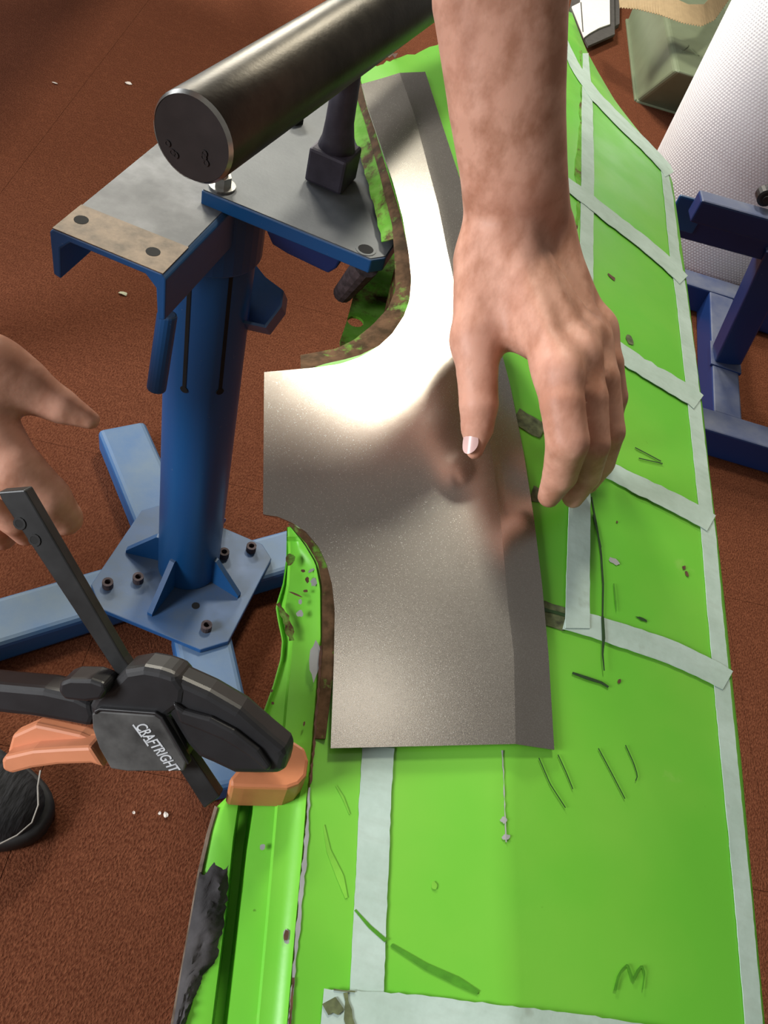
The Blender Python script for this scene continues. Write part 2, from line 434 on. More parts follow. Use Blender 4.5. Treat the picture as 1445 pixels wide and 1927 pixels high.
def strip(name, left, right, mat, hl, hr, py0=None, py1=None, n=60, m=4, parent=panel, solid=0.001, label=None, jitter=0.0, prof=None):
    """strip between two matching pixel polylines resampled by arc length"""
    def res(pl, n):
        pl = np.array(pl, float); d = np.r_[0, np.cumsum(np.linalg.norm(np.diff(pl, axis=0), axis=1))]
        u = np.linspace(0, d[-1], n); return np.c_[np.interp(u, d, pl[:, 0]), np.interp(u, d, pl[:, 1])]
    A, B = res(left, n), res(right, n)
    V = []
    r = random.Random(7)
    for i in range(n):
        for k in range(m):
            t = k / (m - 1); q = A[i] * (1 - t) + B[i] * t
            if k == 0 and jitter: q = q + np.array([r.uniform(-jitter, jitter), r.uniform(-jitter, jitter)])
            h = hl * (1 - t) + hr * t + (prof(t) if prof else 0)
            V.append(on(q[0], q[1], h))
    Fs = [(i * m + k, i * m + k + 1, (i + 1) * m + k + 1, (i + 1) * m + k) for i in range(n - 1) for k in range(m - 1)]
    a, b, c = (np.array(V[j]) for j in (0, 1, m))
    if np.cross(b - a, c - a)[2] < 0: Fs = [f[::-1] for f in Fs]
    return mk(name, V, Fs, mat, parent, smooth=True, solid=solid, label=label)

# upper recess: rusty rim, stained outer flange, lower flange with a bolt hole
RIM_IN = [(676, 150), (700, 215), (735, 325), (763, 425), (778, 500), (778, 550), (765, 598), (735, 640), (690, 667), (640, 682), (566, 694)]
RIM_OUT = [(662, 156), (685, 225), (712, 320), (738, 425), (742, 480), (744, 545), (730, 580), (700, 612), (665, 640), (632, 656), (565, 668)]
strip('rusted_rim', RIM_OUT, RIM_IN, 'rim', -0.012, -0.004, n=70, m=5, label='brown rusted rim round the cut-out')
strip('edge_flange', [(641, 162), (652, 205), (675, 285), (700, 375), (719, 455)], [(668, 156), (690, 222), (716, 320), (737, 410), (744, 448)], 'flange', -0.022, -0.012, n=40, m=4, jitter=1.5,
      label='stained green flange along the cut-out')
def lower_flange():
    zl = 0.655
    pts = [(676, 510), (664, 560), (652, 606), (640, 640), (641, 658), (672, 662), (712, 640), (752, 600), (776, 548), (778, 500), (752, 440), (712, 455)]
    bm_v = [Z(px, py, zl) for px, py in pts]
    hc = Z(669, 605, zl); hr = 0.0085
    hole = [hc + np.array([math.cos(a), math.sin(a), 0]) * hr for a in np.linspace(0, 2 * math.pi, 15)[:-1]]
    n = len(bm_v); nh = len(hole)
    bm = bmesh.new()
    vo = [bm.verts.new(Vector(p)) for p in bm_v]; vh = [bm.verts.new(Vector(p)) for p in hole]
    ed = [bm.edges.new((vo[i], vo[(i + 1) % n])) for i in range(n)] + [bm.edges.new((vh[i], vh[(i + 1) % nh])) for i in range(nh)]
    bmesh.ops.triangle_fill(bm, edges=ed, use_beauty=True)
    bm.verts.index_update()
    V = [tuple(v.co) for v in bm.verts]; Fs = [tuple(v.index for v in f.verts) for f in bm.faces]; bm.free()
    V2 = V + [(x, y, z - 0.003) for x, y, z in V]; nV = len(V)
    F2 = Fs + [tuple(i + nV for i in f[::-1]) for f in Fs] + [(i, (i + 1) % n, nV + (i + 1) % n, nV + i) for i in range(n)] + \
         [(n + i, n + (i + 1) % nh, nV + n + (i + 1) % nh, nV + n + i) for i in range(nh)]
    mk('lower_flange', V2, F2, 'flange', panel, label='lower green flange with a bolt hole')
    # hidden web that ties the lower flange to the rim
    top = [on(px, py, -0.006) for px, py in RIM_IN[3:]]
    bot = [np.array([p[0] + 0.004, p[1], zl]) for p in top]
    V = top + bot; m = len(top)
    mk('flange_web', V, [(i, i + 1, m + i + 1, m + i) for i in range(m - 1)], 'rim', panel, smooth=True, solid=0.0012)
lower_flange()

# lower left lip: bead, ridge, trough, outer edge
LL = [(543, 992), (541, 1050), (532, 1100), (519, 1142), (523, 1168), (531, 1205), (528, 1240), (514, 1290), (492, 1350), (470, 1415), (440, 1488), (406, 1520),
      (392, 1560), (376, 1640), (365, 1700), (347, 1800), (324, 1927), (300, 2060)]
T1 = [(543, 992), (542, 1050), (535, 1100), (523, 1142), (527, 1168), (535, 1205), (532, 1240), (518, 1290), (496, 1350), (474, 1415), (452, 1488), (447, 1520), (438, 1580), (424, 1720), (398, 1927), (382, 2060)]
T2 = [(543, 992), (543, 1050), (537, 1100), (526, 1142), (531, 1168), (539, 1205), (536, 1240), (522, 1290), (501, 1350), (482, 1415), (478, 1488), (475, 1530), (464, 1600), (450, 1720), (427, 1927), (412, 2060)]
RS = [(544, 992), (545, 1050), (542, 1100), (534, 1142), (545, 1180), (549, 1205), (546, 1250), (540, 1310), (532, 1400), (522, 1500), (517, 1560), (501, 1750), (485, 1927), (475, 2060)]
V = []
pys = np.linspace(992, 2060, 120)
ncol = 0
for py in pys:
    l, t1, t2, rs, e = (interp(c, py) for c in (LL, T1, T2, RS, EL))
    w = max(1.0, (t2 - t1))
    deep = min(1.0, w / 25) * float(np.interp(py, [1440, 1510], [0, 1]))
    lo = 1.0 if py > 1010 else 0.3
    cols = [(l - 0.5, -0.030), (l, -0.016), (l + (t1 - l) * 0.5, -0.012), (t1, -0.0125), (t1 + w * 0.18, -0.014 - 0.018 * deep), (t1 + w * 0.75, -0.015 - 0.016 * deep), (t2 + 2, -0.014),
            (t2 + (rs - t2) * 0.6, -0.013), (rs - 3, -0.0125), (rs + 2, -0.0085), (rs + (e - rs) * 0.4, -0.008), (e - 14 if e - rs > 30 else rs + (e - rs) * 0.7, -0.0055), (e - 5, -0.002), (e - 1, -0.004), (e + 3, -0.010)]
    ncol = len(cols)
    for px, h in cols: V.append(on(px, py, h * lo))
Fs = [(i * ncol + k, i * ncol + k + 1, (i + 1) * ncol + k + 1, (i + 1) * ncol + k)[::-1] for i in range(len(pys) - 1) for k in range(ncol - 1)]
mk('stepped_lip', V, Fs, 'green', panel, smooth=True, solid=0.0012, label='stepped green lip with a long trough')
# rust groove band between the bead and the steel sheet
strip('rust_band', [(542, 986), (577, 1024), (598, 1060), (606, 1105), (606, 1200), (599, 1290), (590, 1390)],
      [(546, 980), (586, 1008), (612, 1046), (630, 1100), (634, 1160), (632, 1230), (612, 1390)], 'band', 0.0004, 0.0022, n=60, m=4, label='rusted groove beside the bead')

def drape(name, pts, widths, mat, h=0.0012, step=14, parent=panel, solid=0.0004, label=None, rag=0.0, cross=3, seed=1):
    """ribbon laid on the panel; pts pixel centre line, widths pixel width per point"""
    pl = np.array(pl_ := pts, float); d = np.r_[0, np.cumsum(np.linalg.norm(np.diff(pl, axis=0), axis=1))]
    n = max(2, int(d[-1] / step) + 1); u = np.linspace(0, d[-1], n)
    C = np.c_[np.interp(u, d, pl[:, 0]), np.interp(u, d, pl[:, 1])]
    W = np.interp(u, d, widths) if hasattr(widths, '__len__') else np.full(n, widths)
    T = np.gradient(C, axis=0); T /= np.linalg.norm(T, axis=1)[:, None]
    r = random.Random(seed)
    V = []
    for i in range(n):
        nv = np.array([-T[i][1], T[i][0]])
        for k in range(cross):
            o = (k / (cross - 1) - 0.5) * W[i]
            if rag and k in (0, cross - 1): o += r.uniform(-rag, rag)
            q = C[i] + nv * o
            V.append(on(q[0], q[1], h))
    Fs = [(i * cross + k, i * cross + k + 1, (i + 1) * cross + k + 1, (i + 1) * cross + k) for i in range(n - 1) for k in range(cross - 1)]
    a, b, c = (np.array(V[j]) for j in (0, 1, cross))
    if np.cross(b - a, c - a)[2] < 0: Fs = [f[::-1] for f in Fs]
    return mk(name, V, Fs, mat, parent, smooth=True, solid=solid, label=label)

# masking tape grid
T = 'masking_tape'
drape(T, [(1250, 318), (1258, 370), (1270, 480), (1283, 560), (1297, 670), (1311, 803), (1320, 880), (1334, 1012), (1345, 1144), (1362, 1325), (1387, 1575), (1399, 1700), (1415, 1880), (1428, 2040)],
      [12, 17, 19, 21, 24, 24, 25, 27, 28, 30, 31, 32, 33, 34], 'tape', 0.0010, rag=0.5)
drape(T, [(1102, 100), (1105, 190), (1106, 330), (1104, 470), (1102, 600), (1096, 760)], [10, 20, 24, 25, 28, 34], 'tape', 0.0010, rag=0.5)
drape(T, [(1094, 800), (1091, 940), (1088, 1080), (1087, 1182)], [37, 40, 44, 46], 'tape', 0.0022, rag=0.5)
drape(T, [(712, 1406), (706, 1500), (700, 1650), (693, 1800), (690, 1872)], [60, 60, 61, 63, 64], 'tape', 0.0010, rag=0.8)
drape(T, [(1062, 80), (1085, 130), (1120, 180), (1170, 232), (1215, 275), (1250, 311), (1260, 328)], [14, 17, 19, 20, 20, 20, 18], 'tape', 0.0016, rag=0.6)
drape(T, [(1060, 340), (1095, 366), (1150, 410), (1205, 452), (1250, 490), (1287, 526)], [20, 24, 24, 24, 24, 22], 'tape', 0.0016, rag=0.7)
drape(T, [(1100, 612), (1160, 655), (1200, 685), (1250, 715), (1300, 745), (1315, 756)], [26, 30, 31, 32, 32, 32], 'tape', 0.0016, rag=1.5)
drape(T, [(1105, 870), (1145, 884), (1200, 912), (1250, 936), (1300, 962), (1339, 984)], [28, 30, 33, 34, 34, 34], 'tape', 0.0016, rag=1.0)
drape(T, [(1064, 1164), (1110, 1176), (1190, 1202), (1260, 1226), (1330, 1258), (1370, 1280)], [40, 42, 44, 44, 42, 40], 'tape', 0.0016, rag=0.6)
drape(T, [(606, 1900), (670, 1906), (760, 1912), (900, 1929), (1100, 1954), (1300, 1986), (1448, 2012)], [78, 84, 84, 86, 88, 90, 92], 'tape', 0.0018, rag=1.5, cross=4)
drape(T, [(628, 1862), (656, 1866), (668, 1866)], [3, 3, 3], 'tape_dirt_and_shade', 0.0024)
drape('tape_stain', [(650, 1868), (655, 1900), (660, 1950)], [4, 14, 20], 'tape_dirt_and_shade', 0.0024, rag=3, label='brown dirty patch on the tape end')
drape('tape_stain', [(612, 1900), (628, 1890), (642, 1905)], [20, 34, 16], 'tape_dirt_and_shade', 0.0026, rag=3, label='torn brown tape corner')
# tape pieces by the sheet's flange, their shade painted in as dark colour
A_ = 'tape_shade_and_rust'
drape(A_, [(970, 782), (1022, 812)], [30, 30], 'tape_dirt_and_shade', 0.0006, rag=1.5, label='tape piece beside the sheet, painted dark as shade')
drape(A_, [(1000, 928), (1024, 936)], [26, 24], 'tape_dirt_and_shade', 0.0006, rag=3, label='tape piece below the fingertip, painted dark as shade')
drape(A_, [(1018, 1152), (1066, 1166)], [44, 42], 'tape_dirt_and_shade', 0.0006, rag=1.5, label='tape end by the sheet, painted olive as shade')
drape(A_, [(1020, 1146), (1064, 1157)], [7, 5], 'marker', 0.0011, rag=1)
drape(A_, [(1092, 95), (1094, 150), (1093, 215), (1091, 270), (1086, 320), (1090, 380), (1086, 430)], [3, 5, 3, 8, 12, 5, 6], 'flange', 0.0006, rag=2.5, label='rusty crack beside the tape')
# marker strokes
M_ = 'marker_line'
drape(M_, [(1113, 935), (1122, 985), (1131, 1040), (1135, 1100), (1134, 1160)], [2, 3, 3.5, 3.5, 3], 'marker', 0.0010, step=10, cross=2, solid=0.0002)
drape(M_, [(1134, 1160), (1136, 1200), (1134, 1230), (1137, 1262)], [5, 6, 3, 2], 'marker', 0.0026, step=10, cross=2, solid=0.0002)
drape(M_, [(1117, 968), (1124, 1000), (1131, 1030)], [4, 3, 2], 'marker', 0.0012, step=10, cross=2, solid=0.0002)
drape(M_, [(1077, 1266), (1105, 1276), (1133, 1285), (1145, 1293)], [4, 6, 5, 4], 'marker', 0.0010, step=8, cross=2, solid=0.0002)
drape(M_, [(1155, 1098), (1159, 1140), (1160, 1150)], [2, 3, 1], 'faint', 0.0010, cross=2, solid=0.0002)
for pl in ([(1014, 1426), (1035, 1475), (1064, 1520)], [(1050, 1420), (1066, 1455), (1078, 1485)], [(1126, 1408), (1150, 1453), (1176, 1503)],
           [(1177, 1402), (1192, 1435), (1200, 1460), (1196, 1469)], [(1195, 842), (1220, 855), (1244, 868)], [(1202, 862), (1228, 868), (1247, 872)]):
    drape(M_, pl, 1.6, 'marker', 0.0010, step=8, cross=2, solid=0.0002)
drape('handwritten_letter', [(1157, 1864), (1163, 1838), (1170, 1824), (1181, 1814), (1189, 1838), (1191, 1845), (1200, 1826), (1208, 1816), (1213, 1830), (1209, 1862)], [6, 5, 3, 3, 5, 6, 5, 3, 3, 2], 'faint', 0.0010, step=5, cross=2, solid=0.0002, label='faint handwritten letter M in green ink')
drape('ink_smear', [(668, 1712), (696, 1744), (726, 1770)], [4, 7, 8], 'faint', 0.0012, step=8, cross=2, solid=0.0002, label='dark green smear across the tape')
drape('ink_smear', [(736, 1778), (800, 1818), (860, 1846), (900, 1868)], [6, 12, 16, 8], 'faint', 0.0005, step=8, cross=3, solid=0.0002, label='soft darker smear on the paint')
for pl, wd in (([(609, 1552), (618, 1600), (640, 1650), (652, 1690)], [3, 8, 14, 5]), ([(632, 1478), (645, 1500), (658, 1532)], [2, 4, 2])):
    drape('paint_scuff', pl, wd, 'scuff', 0.0004, step=8, cross=3, solid=0.0002)
# rust spots and primer chips
def blob(name, px, py, rx, ry, mat, rot=0, h=0.0005, seed=0, hs=0.0, parent=panel, label=None, n=12):
    r = random.Random(seed); pts = []
    for k in range(n):
        a = 2 * math.pi * k / n; q = r.uniform(0.7, 1.15)
        x, y = rx * q * math.cos(a), ry * q * math.sin(a)
        pts.append((px + x * math.cos(rot) - y * math.sin(rot), py + x * math.sin(rot) + y * math.cos(rot)))
    V = [on(px, py, h + hs)] + [on(*q, h) for q in pts]
    Fs = [(0, 1 + k, 1 + (k + 1) % n) for k in range(n)]
    a, b, c = (np.array(V[j]) for j in Fs[0])
    if np.cross(b - a, c - a)[2] < 0: Fs = [f[::-1] for f in Fs]
    mk(name, V, Fs, mat, parent, solid=0.0001, label=label)
k = 0
for (px, py, rx, ry, rot, mat) in ((1151, 521, 10, 3, .7, 'rust'), (1195, 694, 11, 4, .5, 'rust'), (1287, 1068, 4, 4, 0, 'rust'), (1293, 1080, 3, 7, -.4, 'rust'), (1161, 982, 2, 2, 0, 'rust'), (1165, 1282, 3, 5, .5, 'rust'),
                                   (1156, 1056, 14, 6, .5, 'chip'), (1208, 1165, 12, 3, .4, 'marker'), (948, 1543, 7, 7, 0, 'chip'), (952, 1575, 8, 6, 0, 'chip'), (817, 1666, 6, 8, 0, 'scuff'), (1185, 640, 6, 12, -.4, 'tape_dirt_and_shade')):
    k += 1; blob('rust_spot' if mat == 'rust' else 'paint_chip', px, py, rx, ry, mat, rot, 0.0006, k)
drape('crease_chips', [(945, 1412), (948, 1470), (950, 1530), (952, 1585)], [2.5, 1.5, 1.5, 2.5], 'chip', 0.0006, step=10, rag=0.8, cross=2, solid=0.0002, label='paint worn off the crease')
for (px, py, rx, ry, rot, mat) in ((570, 1074, 5, 3, 0, 'rust'), (578, 1091, 4, 6, 0, 'rust'), (591, 1096, 7, 8, .2, 'chip'), (565, 1132, 4, 6, 0, 'chip'), (564, 1154, 7, 7, 0, 'chip'), (575, 1112, 5, 3, 0, 'rust'), (556, 1118, 14, 2, .4, 'rust'),
                                   (546, 1052, 8, 12, .3, 'band'), (586, 1073, 7, 3, -.6, 'chip'), (511, 1300, 3, 3, 0, 'rust'), (514, 1366, 4, 4, 0, 'rust'), (572, 1362, 2, 5, .2, 'rust'), (513, 1323, 3, 3, 0, 'rust')):
    k += 1; blob('rust_spot' if mat in ('rust', 'band') else 'paint_chip', px, py, rx, ry, mat, rot, -0.0035 if px > 530 else -0.009, k)
blob('paint_chip', 592, 1243, 11, 40, 'chip', 0.05, -0.0012, 77, label='long grey primer patch')
blob('rust_spot', 541, 1762, 9, 15, 'chip', 0.1, -0.0055, 90); blob('rust_spot', 539, 1760, 5, 11, 'rust', 0.1, -0.0048, 91)
blob('paint_chip', 494, 1594, 5, 6, 'chip', 0, -0.0105, 92)
drape('worn_edge', [(583, 1482), (579, 1540), (575, 1600), (566, 1690), (560, 1752), (552, 1840), (545, 1927)], [3, 5, 8, 7, 8, 4, 5], 'chip', 0.0006, step=11, rag=1.5, label='worn grey edge along the step', seed=5)
drape('worn_edge', [(604, 1215), (600, 1290), (591, 1400), (584, 1475)], [4, 4, 4, 3], 'rust', 0.0008, step=7, rag=1.6, seed=6)
drape('worn_edge', [(552, 1840), (548, 1890), (544, 1940)], [3, 4, 4], 'rust', 0.0010, step=7, rag=1.2, seed=8)
drape('bead_rust', [(523, 1135), (536, 1160), (545, 1185), (548, 1205)], [5, 13, 16, 8], 'band', -0.005, step=7, rag=2, label='rust on the short bead')
# top edge rust
drape('torn_edge', [(690, 120), (712, 110), (732, 98), (745, 106)], [8, 12, 14, 8], 'rust', 0.0012, step=6, rag=4, label='rusty torn top corner')
# grey sealant on the outer edge
def sealant():
    Lb = [(376, 1638), (366, 1690), (354, 1760), (341, 1830), (327, 1920), (310, 2010), (302, 2060)]
    Rb = [(430, 1620), (429, 1640), (427, 1690), (421, 1740), (414, 1770), (408, 1800), (404, 1815), (386, 1830), (374, 1860), (362, 1890), (350, 1920), (332, 1970), (306, 2060)]
    tops = lambda s: 1640 - 18 * s + 10 * math.sin(s * 9)
    n, m = 70, 12; r = random.Random(3); V = []
    for i in range(n):
        for k_ in range(m):
            s = k_ / (m - 1); t = i / (n - 1)
            py = tops(s) + (2055 - tops(s)) * t
            l, rr = interp(Lb, py), interp(Rb, py) + (r.uniform(-3, 3))
            px = l + (rr - l) * s
            edge = min(s, 1 - s, t * 3, (1 - t) * 3)
            h = -0.0125 + min(1, edge * 4) * (0.003 + r.uniform(-0.0006, 0.0006) + 0.0007 * math.sin(i * 0.3) * math.sin(k_ * 0.9))
            V.append(on(px, py, h))
    Fs = [(i * m + k_, i * m + k_ + 1, (i + 1) * m + k_ + 1, (i + 1) * m + k_)[::-1] for i in range(n - 1) for k_ in range(m - 1)]
    mk('sealant_patch', V, Fs, 'tar', panel, smooth=True, solid=0.0015, label='cracked dark grey sealant on the outer edge')
sealant()
strip('bare_edge', [(404, 1516), (388, 1570), (372, 1640), (344, 1800), (321, 1927), (297, 2060)], [(409, 1520), (396, 1565), (379, 1640), (351, 1800), (327, 1927), (303, 2060)], 'rusty_steel', -0.016, -0.0135, n=40, m=3,
      label='bare brown metal edge')

# ------------------------------------------------------------------ steel sheet
sheet = thing('repair_sheet', 'bare grey steel repair sheet with folded side lying on the green panel', 'sheet metal', on(800, 1000, 0.004))
LS = [(680, 158), (690, 197), (715, 270), (740, 345), (758, 412), (769, 475), (774, 525), (771, 565), (760, 595), (738, 628), (712, 652), (678, 672), (640, 685), (590, 692), (540, 696.5), (497, 700),
      (497, 702), (495, 966), (496, 968.5), (522, 972), (548, 983), (575, 1000), (600, 1030), (614, 1060), (625, 1100), (630, 1150), (628, 1250), (625, 1330), (622, 1408)]
RSH = [(800, 135), (830, 228), (870, 350), (893, 450), (912, 540), (935, 630), (960, 725), (985, 850), (1004, 970), (1020, 1100), (1032, 1230), (1043, 1411)]
def sheet_rows():
    ts = np.linspace(0, 1, 110).tolist()
    ts += [(q - 158) / (1407 - 158) for q in (640, 650, 660, 668, 676, 682, 687, 690, 692, 694, 696, 698, 699.6, 700.6, 703, 965.5, 967, 968.6, 970, 972, 976, 980, 985, 992, 1000, 1010)]
    return sorted(set(round(t, 6) for t in ts if 0 <= t <= 1))
ssv = np.linspace(0, 1, 22)
V = []; ts = sheet_rows()
for t in ts:
    for s in ssv:
        top = 158 + (137 - 158) * s; bot = 1408 + (1400 - 1408) * s
        py = top + t * (bot - top); xl, xf = interp(LS, py), interp(FOLD, py)
        V.append(on(xl + (xf - xl) * s, py, 0.005))
m = len(ssv)
Fs = [(i * m + k_, i * m + k_ + 1, (i + 1) * m + k_ + 1, (i + 1) * m + k_)[::-1] for i in range(len(ts) - 1) for k_ in range(m - 1)]
mk('flat_face', V, Fs, 'sheet', sheet, smooth=True, solid=0.0012)
V = []; fv = np.linspace(0, 1, 8)
for t in np.linspace(0, 1, 110):
    for s in fv:
        top = 137 + (135 - 137) * s; bot = 1400 + 11 * s
        py = top + t * (bot - top); xf, xr = interp(FOLD, py), interp(RSH, py)
        p = on(xf + (xr - xf) * s, py, 0.005)
        p2 = on(xf + (xr - xf) * s, py, 0.005 - 0.002 * s)
        V.append(p2)
m = len(fv)
Fs = [(i * m + k_, i * m + k_ + 1, (i + 1) * m + k_ + 1, (i + 1) * m + k_)[::-1] for i in range(109) for k_ in range(m - 1)]
mk('folded_flange', V, Fs, 'sheet', sheet, smooth=True, solid=0.0012, label='darker side folded down along the crease')

# ------------------------------------------------------------------ T-shaped stake (round bar on a stem)
zb = 0.893
bdir = unit(R @ np.array([1088, -1714, 1600.0])); bdir[2] = 0; bdir = unit(bdir)
b0 = Z(360, 262, zb); RB = 0.0311
stake = thing('forming_stake', 'heavy dark round steel bar on a square-footed stem above the blue stand', 'anvil', Z(622, 335, 0.7545))
V, Fs = loft([b0 + bdir * 0.0015, b0 + bdir * 0.004, b0 + bdir * 0.5, b0 + bdir * 1.0], [RB - 0.0012, RB, RB, RB], 48)
mk('round_bar', V, Fs[:-2] + [Fs[-1]], 'dark_steel', stake, smooth=True)
V, Fs = loft([b0, b0 + bdir * 0.0016], [RB - 0.0022, RB - 0.0011], 48)
mk('end_face', V, Fs, 'bar_end', stake, label='flat brown end face of the bar')
V, Fs = [], []
for q, (r0, o0) in enumerate(((RB - 0.0023, -0.0002), (RB - 0.0004, 0.0028))):
    s_ = unit(np.cross(bdir, (0, 0, 1))); u_ = np.cross(s_, bdir)
    for k_ in range(48):
        a = 2 * math.pi * k_ / 48; V.append(b0 + bdir * (o0 - 0.0003) + (s_ * math.cos(a) + u_ * math.sin(a)) * (r0 + 0.0003))
mk('chamfer', V, [(k_, (k_ + 1) % 48, 48 + (k_ + 1) % 48, 48 + k_) for k_ in range(48)], 'bright', stake, smooth=True, label='bright worn chamfer')
for (px, py) in ((316, 269), (331, 291), (325, 286), (384, 295), (388, 306), (385, 288)):
    c = PL(px, py, b0, bdir) - bdir * 0.0003
    mk('punch_mark', *ring(c, -bdir, 0.0014, 0.0024, 0.0006, 10), 'bar_end', stake)
zp = 0.7545
sx = unit(np.append((Z(664, 358, zp) - Z(572, 340, zp))[:2], 0)); 
fA, fB = Z(571, 341, zp), Z(640, 371, zp)
sx = unit(fB - fA); sy = np.array([-sx[1], sx[0], 0]); sw = np.linalg.norm(fB - fA)
fc = (fA + fB) / 2 + sy * sw * 0.5
mk('square_foot', *obox(fc + np.array([0, 0, 0.0180]), sx * sw / 2, sy * sw / 2, np.array([0, 0, 0.0172])), 'stem', stake, bevel=0.003)
top = np.array([*(b0 + bdir * float((fc - b0) @ bdir))[:2], zb - RB * 0.6])
mk('stem', *loft([fc + np.array([0, 0, 0.033]), fc + np.array([0, 0, 0.045]), fc * 0.5 + top * 0.5, top], [sw * 0.47, sw * 0.39, sw * 0.34, sw * 0.30], 20), 'stem', stake, smooth=True)

# ------------------------------------------------------------------ blue stand
stand = thing('pedestal_stand', 'dusty blue steel pedestal stand with four flat legs and channel top', 'stand', (-0.262, 0.73, 0))
pc = np.array([-0.262, 0.73, 0.0])
# legs
def leg_tube(pts_px, z, w, ends):
    p0, p1 = (Z(*q, z) for q in ends)
    return beam(p0 - np.array([0, 0, 0.026]), p1 - np.array([0, 0, 0.026]), w, 0.052)
zl = 0.054
for (e, wd) in ((((228, 798), (318, 1010)), 0.084), (((-80, 1190), (250, 1092)), 0.080), (((440, 1478), (376, 1170)), 0.086), (((610, 1014), (440, 1062)), 0.080)):
    mk('leg', *leg_tube(None, zl, wd, e), 'blue_leg', stand, bevel=0.010, seg=3)
zq = 0.064
bp = [(171, 1100), (190, 1146), (377, 1223), (430, 1207), (511, 1051), (494, 1024), (402, 985), (300, 950), (266, 960)]
mk('base_plate', *prism([Z(px, py, zq) for px, py in bp], (0, 0, -0.010)), 'blue_dusty', stand, bevel=0.0015)
for (px, py) in ((203, 1103), (260, 1093), (472, 1035), (388, 1183), (421, 1046)):
    mk('socket_screw', *ring(Z(px, py, zq), (0, 0, 1), 0.0045, 0.0082, 0.012), 'rod', stand)
mk('plate_hole', *cyl(Z(368, 1140, zq), Z(368, 1140, zq) + np.array([0, 0, 0.0004]), 0.006, 14), 'hole', stand)
RP = 0.0465
zt = 0.684
V, Fs = loft([pc + np.array([0, 0, zq]), pc + np.array([0, 0, zt])], RP, 40)
mk('post', V, Fs, 'blue', stand, smooth=False, bevel=0.002)
stand_post = bpy.data.objects['post']
for p in stand_post.data.polygons: p.use_smooth = len(p.vertices) == 4
# two long slots with a round end
def on_post(px, py):
    d = ray(px, py); o = EYE[:2] - pc[:2]; a = d[:2] @ d[:2]; b = 2 * o @ d[:2]; c = o @ o - (RP + 0.0004) ** 2
    disc = b * b - 4 * a * c
    t = (-b - math.sqrt(max(0, disc))) / (2 * a); return EYE + d * t
for (x0, y0, x1, y1) in ((354, 560, 346, 733), (432, 470, 414, 737)):
    e = on_post(x1, y1); th = math.atan2(e[1] - pc[1], e[0] - pc[0])
    rad = np.array([math.cos(th), math.sin(th), 0]); tan = np.array([-math.sin(th), math.cos(th), 0])
    c0 = pc + rad * RP; z1 = 0.67
    slot = prism([np.array([*(c0 + tan * 0.0022)[:2], e[2]]), np.array([*(c0 - tan * 0.0022)[:2], e[2]]), np.array([*(c0 - tan * 0.0022)[:2], z1]), np.array([*(c0 + tan * 0.0022)[:2], z1])], rad * 0.0006)
    cap = cyl(np.array([*c0[:2], e[2]]), np.array([*c0[:2], e[2]]) + rad * 0.0007, 0.0048, 14)
    mk('slot', *join(slot, cap), 'hole', stand)
# gussets
def gusset(th, L, h):
    rad = np.array([math.cos(th), math.sin(th), 0]); tan = np.array([-math.sin(th), math.cos(th), 0]) * 0.004
    a = pc + rad * (RP - 0.002); z0 = np.array([0, 0, zq])
    return prism([a + z0 - tan, a + rad * L + z0 - tan, a + rad * L + z0 + np.array([0, 0, 0.006]) - tan, a + np.array([0, 0, zq + h]) + rad * 0.006 - tan, a + np.array([0, 0, zq + h]) - tan], tan * 2)
g1 = Z(280, 1160, zq); g2 = Z(452, 1124, zq); g3 = Z(236, 1036, zq)
for gp, hh in ((g1, 0.072), (g2, 0.058), (g3, 0.06), (2 * pc - g1, 0.07)):
    v = gp - pc; mk('gusset', *gusset(math.atan2(v[1], v[0]), float(np.linalg.norm(v[:2])) - RP, hh), 'blue', stand)
# channel
zc = 0.740
cA, cB = Z(92, 428, zc), Z(312, 519, zc)
cx = unit(np.append((cB - cA)[:2], 0)); cy = np.array([-cx[1], cx[0], 0]); cw = float((cB - cA) @ cx); CL = 0.42
ft = 0.009; fh = 0.048; wt = 0.007
uz = np.array([0, 0, 1.0])
def ch(p): return cA + cx * p[0] + cy * p[1] + uz * p[2]
prof = [(0, -fh), (0, -0.004), (0.004, 0), (cw - 0.004, 0), (cw, -0.004), (cw, -fh), (cw - ft * 0.8, -fh - 0.002), (cw - ft, -wt - 0.010), (cw - ft - 0.010, -wt), (ft + 0.010, -wt), (ft, -wt - 0.010), (ft * 0.8, -fh - 0.002)]
mk('channel', *prism([ch((x, 0, z)) for x, z in prof], cy * CL), 'blue', stand, bevel=0.0015)
mk('channel_face', *prism([ch((0.004, 0.044, 0.0006)), ch((cw - 0.004, 0.046, 0.0006)), ch((cw - 0.004, CL, 0.0006)), ch((0.004, CL, 0.0006))], (0, 0, -0.001)), 'channel_top', stand, label='bare worn steel top of the channel')
mk('end_band', *prism([ch((0.003, 0.0005, 0.0007)), ch((cw - 0.003, 0.0005, 0.0007)), ch((cw - 0.003, 0.046, 0.0007)), ch((0.003, 0.044, 0.0007))], (0, 0, -0.001)), 'rusty_steel', stand, label='browned worn band at the channel end')
for (px, py) in ((153, 415), (288, 475)):
    c = Z(px, py, zc); mk('bolt_hole', *cyl(c + uz * 0.0004, c + uz * 0.0009, 0.0062, 16), 'hole', stand)
mk('collar', *loft([pc + uz * (zt - 0.03), pc + uz * (zc - wt)], [RP + 0.006, RP + 0.006], 32), 'blue', stand, bevel=0.002)
